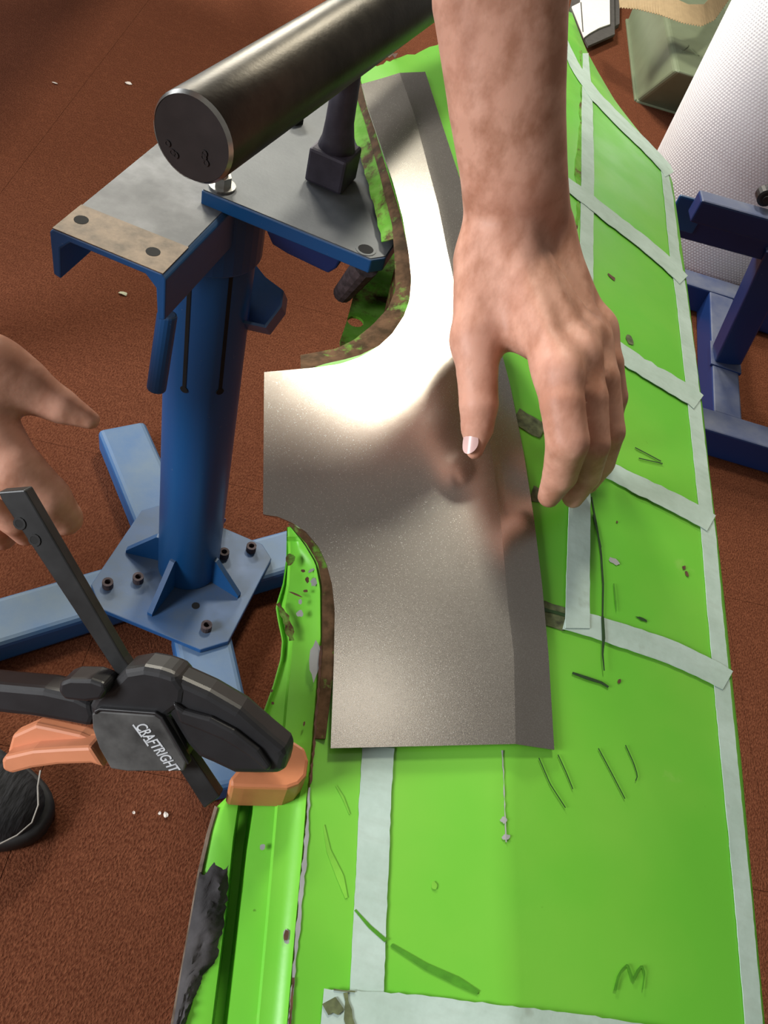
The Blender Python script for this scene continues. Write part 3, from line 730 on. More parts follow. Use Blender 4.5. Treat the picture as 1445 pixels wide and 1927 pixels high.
# rod hanging beside the post, bracket on the right, block and rod under the plate
rd_ = depth(Z(308, 606, 0.690)) + 0.016
mk('locking_rod', *cyl(D(294, 733, rd_ + 0.05), D(315, 590, rd_), 0.0092, 18), 'blue', stand, bevel=0.002)
bdp = depth(pc + uz * 0.60) + 0.045
def bp_(pts, dd_, back): 
    n_ = R @ np.array([0, 0, 1.0]); return prism([D(px, py, dd_) for px, py in pts], n_ * back)
mk('bracket', *join(bp_([(440, 480), (476, 492), (500, 522), (531, 545), (527, 574), (497, 613), (440, 600)], bdp, 0.004), bp_([(497, 613), (527, 574), (531, 545), (534, 548), (530, 577), (500, 617)], bdp - 0.035, 0.037),
    bp_([(440, 598), (497, 611), (500, 617), (440, 604)], bdp - 0.035, 0.037)), 'blue', stand)
# stake plate
pa, pb = Z(379, 357, zp), Z(706, 492, zp)
px_ = unit(np.append((pb - pa)[:2], 0)); py_ = np.array([-px_[1], px_[0], 0]); pw = float((pb - pa) @ px_)
pd = 0.27
P = lambda a, b, z=0: pa + px_ * a + py_ * b + uz * z
plate_poly = [P(0, 0), P(pw - 0.004, 0), P(pw + 0.006, 0.012), P(pw + 0.006, pd - 0.01), P(pw - 0.006, pd), P(0.012, pd), P(0, pd - 0.012)]
mk('stake_plate', *prism([p - uz * 0.0006 for p in plate_poly], (0, 0, -0.0142)), 'blue', stand, bevel=0.0012)
mk('plate_face', *prism([p + (np.array([*(P(pw / 2, pd / 2))[:2], p[2]]) - p) * 0.012 + uz * 0.0002 for p in plate_poly], (0, 0, -0.0009)), 'plate_top', stand, label='grimy grey top of the plate')
hc = Z(688, 470, zp); mk('bolt_hole', *ring(hc + uz * 0.0001, (0, 0, 1), 0.0072, 0.0095, 0.0006, 18), 'plate_top', stand); mk('bolt_hole', *cyl(hc + uz * 0.0002, hc + uz * 0.0007, 0.0072, 16), 'hole', stand)
bc = Z(418, 352, zp)
mk('hex_bolt', *join(loft([bc, bc + uz * 0.0025], 0.0125, 20), loft([bc + uz * 0.0025, bc + uz * 0.012], 0.0085, 6), loft([bc + uz * 0.012, bc + uz * 0.017], 0.005, 12)), 'bright', stand)
b2 = Z(553, 228, zp); mk('hex_bolt', *loft([b2, b2 + uz * 0.010], 0.010, 6), 'hole', stand)
# block below the plate
qd = P(0.1, 0.03); BK = [(496, 425), (512, 461), (540, 478), (617, 515), (632, 506), (642, 488), (600, 455)]
mk('clamp_block', *prism([PL(px, py, qd, py_) for px, py in BK], py_ * 0.05), 'navy', stand, bevel=0.002)
r0 = Z(690, 498, 0.738); r1 = Z(645, 552, 0.675)
mk('hanging_rod', *loft([r0, r0 * 0.5 + r1 * 0.5, r1], [0.0125, 0.0115, 0.010], 14), 'rod', stand, label='rough rusty rod under the plate')

# ------------------------------------------------------------------ bar clamp
pT = D(22, 945, 0.425); pB = on(398, 1512, -0.006); pP = on(512, 1440, 0.026)
cn = unit(np.cross(pT - pB, pP - pB));
if cn @ (EYE - pB) < 0: cn = -cn
clamp = thing('bar_clamp', 'black one-handed bar clamp with orange trigger and pad gripping the panel edge', 'clamp', pP)
def CP(px, py, t=0.0): return PL(px, py, pB + cn * t, cn)
def cext(name, pts, t0, t1, mat, parent=clamp, bevel=0.002, seg=2, label=None, smooth=False):
    return mk(name, *prism([CP(px, py, t1) for px, py in pts], -cn * (t1 - t0)), mat, parent, bevel=bevel, seg=seg, label=label)
cext('bar', [(-4, 926), (46, 922), (232, 1240), (285, 1310), (413, 1500), (384, 1522), (352, 1472), (190, 1225), (3, 942)], -0.003, 0.004, 'clamp_bar', bevel=0.0008)
for (px, py) in ((37, 985), (65, 1016)):
    c = CP(px, py, 0.0041); mk('bar_hole', *ring(c - cn * 0.001, cn, 0.0022, 0.0034, 0.0014, 12), 'clamp_bar', clamp); mk('bar_hole', *cyl(c, c + cn * 0.0003, 0.0024, 12), 'hole', clamp)
body = [(166, 1330), (176, 1310), (205, 1290), (232, 1262), (268, 1256), (300, 1262), (330, 1272), (350, 1300), (346, 1330), (318, 1350), (352, 1420), (345, 1452), (300, 1455), (240, 1453), (206, 1448), (182, 1408), (170, 1370)]
cext('body', body, -0.009, 0.010, 'black_plastic', bevel=0.004, seg=3)
face = [(172, 1344), (182, 1338), (290, 1346), (304, 1356), (350, 1436), (346, 1452), (240, 1452), (208, 1447), (186, 1408), (174, 1372)]
cext('face_plate', face, 0.008, 0.0112, 'dusty_plastic', bevel=0.001, label='dusty grey side face with lettering')
ridge = cext('face_ridge', [(176, 1338), (186, 1333), (292, 1341), (306, 1351), (356, 1438), (352, 1440), (300, 1354), (290, 1346), (186, 1339), (178, 1346)], 0.008, 0.0122, 'black_plastic', bevel=0.0006)
cext('jaw_arm', [(300, 1268), (330, 1276), (392, 1304), (450, 1338), (500, 1382), (534, 1410), (541, 1424), (534, 1452), (524, 1460), (480, 1460), (440, 1459), (400, 1440), (372, 1428), (350, 1404), (318, 1352), (296, 1320)], -0.008, 0.009, 'black_plastic', bevel=0.0045, seg=3)
cext('jaw_rib', [(322, 1322), (345, 1338), (395, 1352), (440, 1376), (486, 1412), (510, 1446), (502, 1455), (470, 1428), (420, 1396), (370, 1375), (336, 1362)], 0.008, 0.0125, 'black_plastic', bevel=0.003, seg=3)
cext('handle', [(-60, 1283), (0, 1290), (80, 1297), (140, 1310), (172, 1326), (180, 1352), (172, 1372), (120, 1362), (60, 1352), (0, 1345), (-60, 1342)], -0.009, 0.009, 'black_plastic', bevel=0.004, seg=3)
cext('release_lever', [(108, 1302), (112, 1284), (130, 1278), (170, 1279), (196, 1288), (200, 1302), (190, 1318), (160, 1322), (120, 1318)], 0.002, 0.017, 'black_plastic', bevel=0.005, seg=3)
cext('trigger', [(2, 1432), (8, 1424), (60, 1412), (120, 1408), (170, 1406), (196, 1446), (172, 1438), (110, 1440), (60, 1447), (22, 1457), (4, 1450)], -0.007, 0.008, 'orange', bevel=0.002, seg=2, label='orange trigger')
cext('trigger_rib', [(14, 1412), (22, 1384), (66, 1364), (96, 1370), (150, 1382), (182, 1396), (190, 1410), (120, 1408), (60, 1414), (14, 1426)], -0.010, -0.001, 'orange', bevel=0.002, label='back half of the orange trigger')
# pad (rests on the panel)
pdn = [(433, 1480), (431, 1466), (440, 1456), (470, 1420), (500, 1396), (520, 1392), (554, 1394), (574, 1407), (581, 1430), (577, 1460), (563, 1476), (541, 1484), (460, 1482)]
V, Fs = prism([on(px, py, 0.016) for px, py in pdn], (0, 0, 0))
n_ = len(pdn); V = [on(px, py, 0.017) for px, py in pdn]
V = V + [np.array([v[0], v[1], S(v[0], v[1]) - 0.012]) for v in V]
mk('pad', V, Fs, 'pad', clamp, bevel=0.0025, seg=2, label='orange rubber pad')
# lettering on the side face
def lettering(txt, size, px, py, px2, py2, t, sx=1.0, shear=0.25):
    c = bpy.data.curves.new('lettering', 'FONT'); c.body = txt; c.size = size * K; c.extrude = 0.00012; c.shear = shear; c.offset = 0.00012
    o = bpy.data.objects.new('lettering', c); COL.objects.link(o); o.parent = clamp
    a, b = CP(px, py, t), CP(px2, py2, t); xd = unit(b - a); yd = np.cross(cn, xd)
    M = Matrix(((xd[0] * sx, yd[0], cn[0]), (xd[1] * sx, yd[1], cn[1]), (xd[2] * sx, yd[2], cn[2]))).to_4x4()
    M.translation = Vector((a - ORG[clamp]) * K); o.matrix_local = M
    c.materials.append(MAT['print']); return o
lt = lettering('CRAFTRIGHT', 0.0092, 254, 1366, 322, 1455, 0.0114, 1.0)
bpy.context.view_layer.update()
_len = lt.dimensions.x / K
_want = float(np.linalg.norm(CP(254, 1366, 0.0114) - CP(322, 1455, 0.0114)))
_s = _want / max(_len, 1e-6)
_m = lt.matrix_local.copy(); 
for r_ in range(3): _m[r_][0] *= _s
lt.matrix_local = _m
_me = bpy.data.meshes.new_from_object(lt.evaluated_get(bpy.context.evaluated_depsgraph_get()))
_lo = bpy.data.objects.new('brand_lettering', _me); COL.objects.link(_lo); _lo.parent = clamp; _lo.matrix_local = _m; ORG[_lo] = ORG[clamp]
_me.materials.clear(); _me.materials.append(MAT['print'])
bpy.data.objects.remove(lt)
def printbar(a, b, wpx):
    a, b = np.array(a, float), np.array(b, float); d = (b - a) / np.linalg.norm(b - a); nn = np.array([-d[1], d[0]]) * wpx / 2
    cext('print_strip', [tuple(a + nn), tuple(b + nn), tuple(b - nn), tuple(a - nn)], 0.0111, 0.0114, 'print', bevel=0)
printbar((250, 1364), (267, 1387), 3.0); printbar((270, 1391), (279, 1404), 3.0)

# ------------------------------------------------------------------ background: blue trestle on the right
tr = thing('steel_trestle', 'navy blue steel trestle standing on the carpet in front of the bubble wrap', 'stand', Z(1380, 800, 0))
zs = 0.075
def rail(p, q, w=0.065, h=0.07, name='rail', mat='navy', up=(0, 0, 1)):
    return mk(name, *beam(p, q, w, h, up), mat, tr, bevel=0.004)
c1 = Z(1358, 540, zs) - uz * 0.035; c2 = Z(1372, 800, zs) - uz * 0.035
sd = unit(c1 - c2)
rail(c2 + sd * 0.034 - uz * 0.002, c1 - sd * 0.034 - uz * 0.002, 0.066)
xr = unit(np.append((Z(1445, 845, zs) - Z(1335, 812, zs))[:2], 0))
rail(c2 - xr * 0.16, c2 + xr * 0.5, 0.07)
rail(c1 - xr * 0.2, c1 + xr * 0.45, 0.07)
# upper beam
zu = 0.50
u0, u1 = Z(1290, 398, zu - 0.06), Z(1460, 445, zu - 0.06)
ud = unit(np.append((u1 - u0)[:2], 0)); us = np.array([-ud[1], ud[0], 0])
u0 = u0 + us * 0.02
rail(u0 - uz * 0.025, u0 + ud * 0.5 - uz * 0.025, 0.05, 0.055, 'lower_beam')
t0 = Z(1316, 352, zu + 0.01); 
rail(t0 - uz * 0.024 - us * 0.024, t0 + ud * 0.5 - uz * 0.024 - us * 0.024, 0.040, 0.045, 'upper_beam')
mk('end_plate', *obox(u0 - ud * 0.0 - us * 0.03 + uz * 0.0, ud * 0.03, us * 0.004, uz * 0.034), 'blue', tr, bevel=0.006, label='bright blue end plate')
kn = Z(1440, 368, zu + 0.03)
mk('knob', *loft([kn - us * 0.012, kn - us * 0.010, kn + us * 0.010, kn + us * 0.012], [0.012, 0.016, 0.016, 0.012], 18), 'black_plastic', tr, label='black clamping knob')
mk('knob_hub', *cyl(kn - us * 0.016, kn - us * 0.011, 0.007, 14), 'black_plastic', tr)
# leaning leg
l0 = (c1 * 0.45 + c2 * 0.55) + uz * 0.04
l1 = D(1470, 455, depth(u0 + ud * 0.22))
mk('leaning_leg', *beam(l0, l1, 0.062, 0.055, us), 'navy', tr, bevel=0.004)
mk('foot_bracket', *beam(l0 - sd * 0.045 - uz * 0.008, l0 + sd * 0.045 - uz * 0.008, 0.075, 0.008), 'navy', tr, bevel=0.001)
fb = Z(1379, 664, zs + 0.004); mk('bolt', *loft([fb, fb + uz * 0.008], 0.009, 6), 'rod', tr)

# ------------------------------------------------------------------ bubble wrap roll
def bubble_roll():
    rr = 0.245
    a = Z(1165, 430, 0)[:2]; b = Z(1345, 470, 0)[:2]
    v = a / np.linalg.norm(a)               # sight line to the left tangent
    nrm = np.array([v[1], -v[0]])           # to the right
    dist = 2.47
    tpt = v * dist; c = tpt + nrm * rr
    roll = thing('bubble_wrap_roll', 'tall white roll of bubble wrap standing on the carpet', 'bubble wrap', (*c, 0))
    hh = 1.25
    prof = [(rr - 0.004, 0), (rr, 0.004), (rr, hh), (rr - 0.004, hh + 0.003), (0.04, hh + 0.003), (0.04, hh - 0.05)]
    n = 72; V = []; Fs = []
    for k_ in range(n):
        t = 2 * math.pi * k_ / n
        for r, z in prof: V.append((c[0] + r * math.cos(t), c[1] + r * math.sin(t), z))
    m = len(prof)
    for k_ in range(n):
        for j in range(m - 1): Fs.append((k_ * m + j, ((k_ + 1) % n) * m + j, ((k_ + 1) % n) * m + j + 1, k_ * m + j + 1))
    body = mk('film_roll', V, Fs, 'wrap', roll, smooth=True)
    # the bubbles of the outer layer
    pit = 0.0082; br_ = 0.0037; V = []; Fs = []
    thc = math.atan2(-c[1], -c[0]); na = int(2 * math.pi * rr / pit)
    for j in range(int(1.1 / (pit * 0.87))):
        z = 0.012 + j * pit * 0.87
        for i in range(na):
            t = 2 * math.pi * (i + 0.5 * (j % 2)) / na
            if math.cos(t - thc) < -0.1: continue
            nn = np.array([math.cos(t), math.sin(t), 0]); tt = np.array([-math.sin(t), math.cos(t), 0])
            p = np.array([c[0], c[1], 0]) + nn * rr + uz * z; b_ = len(V)
            V += [p + tt * br_, p + uz * br_, p - tt * br_, p - uz * br_, p + nn * 0.0013]
            Fs += [(b_ + q, b_ + (q + 1) % 4, b_ + 4) for q in range(4)]
    o = mk('bubbles', V, Fs, 'wrap', roll, smooth=True); o['kind'] = 'stuff'
bubble_roll()

# ------------------------------------------------------------------ olive bin, kraft strip, papers
bn = thing('plastic_bin', 'olive green plastic bin with sloping sides lying upturned on the carpet', 'bin', Z(1198, 190, 0))
f0 = Z(1197, 191, 0)
ex = unit(Z(1300, 222, 0) - f0); ey = np.array([-ex[1], ex[0], 0])
zh = 0.20
tp = Z(1272, 133, zh)
lx, ly = float((tp - f0) @ ex), float((tp - f0) @ ey)
BX, BY = 0.62, 0.75
def bq(a, b, z): return f0 + ex * a + ey * b + uz * z
bot = [bq(0, 0, 0), bq(BX, 0, 0), bq(BX, BY, 0), bq(0, BY, 0)]
topq = [bq(lx, ly, zh), bq(BX - lx, ly, zh), bq(BX - lx, BY - ly, zh), bq(lx, BY - ly, zh)]
V = bot + topq; Fs = [(0, 1, 5, 4), (1, 2, 6, 5), (2, 3, 7, 6), (3, 0, 4, 7), (4, 5, 6, 7)]
mk('shell', V, Fs, 'olive', bn, bevel=0.014, seg=3)
mk('rim', *join(*[beam(np.array(a), np.array(b), 0.016, 0.016) for a, b in zip(bot, bot[1:] + bot[:1])]), 'olive', bn, bevel=0.004)
ec = Z(1297, 94, zh)
mk('emblem', *join(beam(ec - ex * .03 - ey * .03, ec + ex * .03 - ey * .03, .006, .004), beam(ec + ex * .03 - ey * .03, ec + ey * .035, .006, .004), beam(ec + ey * .035, ec - ex * .03 - ey * .03, .006, .004)), 'olive', bn, label='moulded triangular mark')
# kraft strip with a serrated edge
ks = []
up_e = [(1162, -30), (1200, -20), (1250, -12), (1295, 8), (1325, 8), (1345, -15), (1365, -45)]
lo_e = [(1166, 15), (1200, 18), (1240, 28), (1285, 44), (1320, 50), (1345, 38), (1372, 0)]
def kraft():
    n = 90; V = []
    def res(pl):
        pl = np.array(pl, float); d = np.r_[0, np.cumsum(np.linalg.norm(np.diff(pl, axis=0), axis=1))]
        u = np.linspace(0, d[-1], n); return np.c_[np.interp(u, d, pl[:, 0]), np.interp(u, d, pl[:, 1])]
    A, B = res(up_e), res(lo_e)
    for i in range(n):
        z = 0.245 + 0.05 * math.sin(i / n * 3.0)
        b = B[i] + np.array([0, -2.2 if i % 2 else 0.6])
        V += [Z(*A[i], z + 0.02), Z(*((A[i] + b) / 2), z + 0.01), Z(*b, z)]
    Fs = [(i * 3 + k_, i * 3 + k_ + 1, i * 3 + 4 + k_, i * 3 + 3 + k_) for i in range(n - 1) for k_ in range(2)]
    tag(mk('kraft_paper_strip', V, Fs, 'kraft', None, smooth=True, solid=0.0015, at=Z(1260, 20, 0.25)), 'brown kraft paper strip with serrated edge draped over the olive bin', 'paper')
kraft()
# papers with two grey folders
zpap = 0.030
def flat(name, pts, z, th, mat, parent=None, **kw): return mk(name, *prism([Z(px, py, z) for px, py in pts], (0, 0, -th)), mat, parent, **kw)
fo = flat('document_folder', [(1072, 15), (1107, 86), (1157, 64), (1155, -50), (1090, -60)], zpap - 0.002, 0.010, 'folder', None, at=Z(1110, 40, zpap), bevel=0.001)
tag(fo, 'dark grey document folder with white papers on top', 'folder')
fo2 = flat('document_folder', [(1100, 10), (1120, 70), (1166, 44), (1166, -60), (1110, -60)], zpap - 0.0121, 0.0175, 'folder', None, at=Z(1120, 40, zpap - 0.01), bevel=0.001)
tag(fo2, 'dark grey folder, lower one sticking out beneath the other folder', 'folder')
zs_ = zpap + 0.004
pp = thing('paper_stack', 'stack of white papers on the grey folder', 'papers', Z(1100, 40, zpap - 0.001))
flat('sheets', [(1076, 12), (1099, 70), (1110, 62), (1128, 52), (1148, 45), (1147, -50), (1094, -45), (1092, 4)], zs_, 0.005, 'paper', pp, bevel=0.0008)
flat('pen_line', [(1092, 4), (1094, 4), (1098, 60), (1096, 60)], zs_ + 0.0004, 0.0004, 'folder', pp)

# ------------------------------------------------------------------ unseen bench added outside the picture to shade the carpet corner
wb = thing('shade_bench', 'unseen plain bench added beyond the upper left to shade the carpet', 'bench', (-1.6, 2.4, 0))
bt = [np.array([x, y, 0.85]) for x, y in ((-0.90, 1.65), (-1.06, 2.70), (-1.10, 3.3), (-2.1, 3.3), (-2.1, 1.65))]
mk('bench_top', *prism(bt, (0, 0, -0.04)), 'folder', wb)
for x, y in ((-2.0, 1.75), (-1.62, 1.75), (-2.0, 3.2), (-1.2, 3.2)): mk('leg', *beam((x, y, 0), (x, y, 0.81), 0.06, 0.06, (0, 1, 0)), 'folder', wb)
# ------------------------------------------------------------------ crumbs on the carpet
def scrap(name, px, py, wpx, hpx, rot, mat, label, cat, seed, group=None):
    r = random.Random(seed); c = Z(px, py, 0.002); s = depth(c) / F
    n = 7; V = [c + uz * 0.002]
    for k_ in range(n):
        a = 2 * math.pi * k_ / n; x, y = wpx * s * math.cos(a) * r.uniform(0.7, 1.1), hpx * 1.5 * s * math.sin(a) * r.uniform(0.7, 1.1)
        V.append(c + np.array([x * math.cos(rot) - y * math.sin(rot), x * math.sin(rot) + y * math.cos(rot), r.uniform(0, 0.004)]))
    o = mk(name, V, [(0, 1 + k_, 1 + (k_ + 1) % n) for k_ in range(n)], mat, None, solid=0.001, at=c)
    tag(o, label, cat, group); return o
scrap('paper_scrap', 232, 553, 10, 4, 0.1, 'scrap', 'pale yellow-green scrap on the carpet beside the stand', 'scrap', 1)
scrap('paper_scrap', 241, 157, 7, 3, 0.2, 'fluff', 'small pinkish white scrap on the carpet above the bar end', 'scrap', 2)
scrap('paper_scrap', 104, 157, 6, 2, 0.1, 'fluff', 'thin white scrap on the carpet at upper left, paler than its neighbour', 'scrap', 3)
scrap('fluff', 312, 1534, 6, 4, 0.5, 'fluff', 'white crumb of fluff on the carpet below the clamp', 'fluff', 4)
scrap('fluff', 300, 1532, 3, 2, 0.5, 'fluff', 'tiny white fluff speck left of the crumb below the clamp', 'fluff', 5)
scrap('fluff', 252, 1530, 2.5, 2.5, 0.5, 'fluff', 'single faint fluff speck between the shoe and the clamp crumbs', 'fluff', 6)

# ------------------------------------------------------------------ person: distance-field skin, meshed by surface nets
def smin(a, b, k):
    h = np.clip(0.5 + 0.5 * (b - a) / k, 0, 1); return b + (a - b) * h - k * h * (1 - h)
class Field:
    def __init__(s, lo, hi, h):
        s.lo = np.array(lo, float); s.h = h; s.n = np.ceil((np.array(hi) - s.lo) / h).astype(int) + 1
        s.f = np.full(tuple(s.n), 9.0, np.float32)
    def _sub(s, lo, hi):
        i0 = np.maximum(0, np.floor((lo - s.lo) / s.h).astype(int)); i1 = np.minimum(s.n, np.ceil((hi - s.lo) / s.h).astype(int) + 1)
        return i0, np.maximum(i1, i0 + 1)
    def cone(s, a, ra, b, rb, k=0.01, base=None):
        a, b = np.array(a, float), np.array(b, float); pad = max(ra, rb) + k + 0.012
        i0, i1 = s._sub(np.minimum(a, b) - pad, np.maximum(a, b) + pad)
        sl = tuple(slice(i0[j], i1[j]) for j in range(3))
        g = [(s.lo[j] + s.h * np.arange(i0[j], i1[j])).astype(np.float32) for j in range(3)]
        X, Y, Zz = np.meshgrid(*g, indexing='ij'); ab = b - a; L = max(float(ab @ ab), 1e-12)
        t = np.clip(((X - a[0]) * ab[0] + (Y - a[1]) * ab[1] + (Zz - a[2]) * ab[2]) / L, 0, 1)
        d = np.sqrt((X - a[0] - t * ab[0]) ** 2 + (Y - a[1] - t * ab[1]) ** 2 + (Zz - a[2] - t * ab[2]) ** 2) - (ra + (rb - ra) * t)
        s.f[sl] = smin(s.f[sl], d.astype(np.float32), k) if base is None else s.f[sl]
        return sl, d
    def chain(s, pts, rs, k=0.008):
        g = Field.__new__(Field); g.lo, g.h, g.n = s.lo, s.h, s.n; g.f = np.full(tuple(s.n), 9.0, np.float32)
        for i in range(len(pts) - 1): g.cone(pts[i], rs[i], pts[i + 1], rs[i + 1], 0.0008)
        s.f = smin(s.f, g.f, k)
    def finger(s, base, pts, rs, k=0.010, kin=0.0015):
        """blend one finger into a copy of the palm field and keep it apart from the other fingers"""
        g = Field.__new__(Field); g.lo, g.h, g.n = s.lo, s.h, s.n; g.f = np.full(tuple(s.n), 9.0, np.float32)
        for i in range(len(pts) - 1): g.cone(pts[i], rs[i], pts[i + 1], rs[i + 1], kin)
        m = g.f < 8; o = smin(base[m], g.f[m], k); s.f[m] = np.minimum(s.f[m], o)
    def mesh(s):
        f = s.f; sg = f < 0; n = np.array(f.shape); c = np.array(n) - 1
        cnt = np.zeros(tuple(c), np.int8)
        for dx in (0, 1):
            for dy in (0, 1):
                for dz in (0, 1): cnt += sg[dx:c[0] + dx, dy:c[1] + dy, dz:c[2] + dz]
        act = np.argwhere((cnt > 0) & (cnt < 8)); idx = np.full(tuple(c), -1, np.int64); idx[tuple(act.T)] = np.arange(len(act))
        acc = np.zeros((len(act), 3)); num = np.zeros(len(act))
        corners = [(dx, dy, dz) for dx in (0, 1) for dy in (0, 1) for dz in (0, 1)]
        for a in corners:
            for ax in range(3):
                if a[ax]: continue
                b = list(a); b[ax] = 1
                fa = f[tuple((act + a).T)]; fb = f[tuple((act + b).T)]
                cr = (fa < 0) != (fb < 0); t = np.where(cr, fa / np.where(fa == fb, 1, fa - fb), 0)
                p = np.array(a)[None] + np.eye(3)[ax][None] * t[:, None]
                acc += p * cr[:, None]; num += cr
        V = s.lo + (act + acc / num[:, None]) * s.h
        quads = []
        for ax in range(3):
            o1, o2 = [j for j in range(3) if j != ax]
            sl = [slice(1, -1)] * 3; sl[ax] = slice(0, -1); sh = [slice(1, -1)] * 3; sh[ax] = slice(1, None)
            e = np.argwhere(sg[tuple(sl)] != sg[tuple(sh)])
            off = np.array([1, 1, 1]); off[ax] = 0; e = e + off
            d1 = np.eye(3, dtype=int)[o1]; d2 = np.eye(3, dtype=int)[o2]
            q = np.stack([idx[tuple((e - d1 - d2).T)], idx[tuple((e - d2).T)], idx[tuple(e.T)], idx[tuple((e - d1).T)]], 1)
            ins = sg[tuple(e.T)]
            flip = ins if ax != 1 else ~ins
            q[~flip] = q[~flip][:, ::-1]
            quads.append(q[(q >= 0).all(1)])
        return V, np.concatenate(quads)

def hp(px, py, h): return on(px, py, h)
def rp(r, p): return r * depth(p) / F
def build_arms():
    meshes = []
    # ---- left hand, seen from its back, pressing the sheet
    q = lambda px, py, h, r: (lambda p: (p, rp(r, p)))(hp(px, py, h))
    dd = lambda px, py, d, r: (lambda p: (p, rp(r, p)))(D(px, py, d))
    ul = [dd(915, -360, 0.525, 95), dd(912, -160, 0.535, 98), dd(905, 0, 0.545, 92), dd(927, 200, 0.572, 82), dd(944, 330, 0.595, 76), q(950, 440, 0.088, 74)]
    ur = [dd(945, -360, 0.530, 95), dd(960, -160, 0.540, 98), dd(975, 0, 0.550, 94), dd(977, 200, 0.577, 86), dd(988, 330, 0.600, 78), q(1002, 440, 0.085, 74)]
    wr = [q(942, 455, 0.088, 68), q(1008, 450, 0.084, 68)]
    mi, mm, mr, mp = q(1047, 690, 0.088, 45), q(1083, 658, 0.088, 43), q(1106, 632, 0.080, 41), q(1122, 618, 0.068, 36)
    thm = [q(915, 500, 0.078, 62), q(896, 640, 0.060, 45)]
    pts = [p for p, r in ul + ur + [mi, mm, mr, mp]]
    tips = [q(1030, 936, 0.016, 24), q(893, 846, 0.022, 19), q(1180, 760, 0.03, 30)]
    lo = np.min([p for p, r in ul + ur + tips + [mp]], axis=0) - 0.065; hi = np.max([p for p, r in ul + ur + tips + [mp]], axis=0) + 0.065
    fl = Field(lo, hi, 0.0021)
    for ch_ in (ul, ur): fl.chain([p for p, r in ch_], [r for p, r in ch_], 0.022)
    for w0, m0 in ((wr[0], mi), (wr[0], mm), (wr[1], mr), (wr[1], mp)):
        w1 = (w0[0], w0[1]); fl.cone(w1[0], w1[1] * 0.85, m0[0], m0[1] * 0.86, 0.014)
    fl.cone(thm[0][0], thm[0][1], thm[1][0], thm[1][1], 0.016)
    a, b = q(925, 590, 0.066, 42), q(1010, 640, 0.076, 36); fl.cone(a[0], a[1], b[0], b[1], 0.014)
    # tendons and knuckles
    for (x0, y0, x1, y1) in ((975, 500, 1050, 680), (1000, 495, 1090, 645), (1025, 495, 1116, 618)):
        a, b = q(x0, y0, 0.0985, 11), q(x1, y1, 0.0975, 11); fl.cone(a[0], a[1], b[0], b[1], 0.010)
    for (x, y, h, r) in ((1058, 700, 0.096, 36), (1092, 666, 0.096, 33), (1112, 640, 0.088, 30), (1126, 622, 0.074, 26), (1022, 425, 0.090, 40)):
        a = q(x, y, h, r); fl.cone(a[0], a[1], a[0] + np.array([0, 0, 1e-4]), a[1], 0.012)
    base = fl.f.copy()
    fing = [
        [thm[1], q(898, 700, 0.052, 39), q(901, 762, 0.042, 37), q(898, 806, 0.030, 31), q(893, 848, 0.021, 17)],
        [mi, q(1058, 760, 0.086, 42), q(1068, 832, 0.074, 41), q(1054, 893, 0.046, 33), q(1033, 934, 0.020, 22)],
        [mm, q(1104, 750, 0.082, 40), q(1112, 836, 0.066, 36), q(1102, 893, 0.036, 29), q(1078, 936, 0.016, 21)],
        [mr, q(1128, 715, 0.078, 38), q(1143, 812, 0.058, 33), q(1130, 870, 0.032, 27), q(1106, 910, 0.014, 20)],
        [mp, q(1140, 685, 0.062, 33), q(1154, 748, 0.046, 27), q(1148, 790, 0.026, 22), q(1134, 822, 0.012, 17)]]
    for ff in fing: fl.finger(base, [p for p, r in ff], [r for p, r in ff], 0.010)
    meshes.append(fl.mesh())
    nail_at = (q(884, 842, 0.030, 12), fing[0])
    # ---- right hand reaching in from the left behind the clamp bar
    E = dd
    fo = [E(-560, 640, 0.66, 110), E(-380, 680, 0.59, 112), E(-220, 735, 0.53, 100), E(-150, 760, 0.51, 92)]
    fo2 = [E(-560, 700, 0.66, 110), E(-380, 740, 0.59, 110), E(-220, 800, 0.54, 98), E(-150, 820, 0.52, 90)]
    th = [E(-90, 715, 0.495, 74), E(-20, 702, 0.495, 60), E(50, 728, 0.50, 47), E(115, 764, 0.505, 34), E(170, 790, 0.51, 19)]
    kn = [E(-30, 835, 0.495, 66), E(-45, 880, 0.515, 60), E(-70, 910, 0.535, 54), E(-95, 925, 0.555, 46)]
    lo = np.min([p for p, r in fo + th + kn] + [D(140, 990, 0.5), D(60, 1040, 0.58)], axis=0) - 0.06; hi = np.max([p for p, r in fo + th + kn] + [D(140, 990, 0.5), D(60, 1040, 0.58)], axis=0) + 0.06
    fr = Field(lo, hi, 0.0023)
    for ch_ in (fo, fo2): fr.chain([p for p, r in ch_], [r for p, r in ch_], 0.022)
    for k0 in kn: fr.cone(fo2[-1][0], fo2[-1][1] * 0.85, k0[0], k0[1], 0.014)
    fr.cone(fo[-1][0], fo[-1][1] * 0.8, th[0][0], th[0][1], 0.016)
    base = fr.f.copy()
    for ff in ([th[1], th[2], th[3], th[4]],
               [kn[0], E(28, 888, 0.49, 56), E(88, 940, 0.497, 46), E(122, 975, 0.508, 34)],
               [kn[1], E(-5, 925, 0.525, 46), E(30, 970, 0.54, 38), E(50, 1000, 0.56, 28)],
               [kn[2], E(-30, 945, 0.55, 42), E(-5, 985, 0.57, 34), E(5, 1010, 0.585, 26)],
               [kn[3], E(-65, 955, 0.57, 36), E(-45, 985, 0.585, 29), E(-35, 1005, 0.6, 22)]):
        fr.finger(base, [p for p, r in ff], [r for p, r in ff], 0.012)
    fr.cone(th[0][0], th[0][1], th[1][0], th[1][1], 0.02)
    meshes.append(fr.mesh())
    return meshes, nail_at, ul, fo
meshes, nail_at, UL, FO = build_arms()
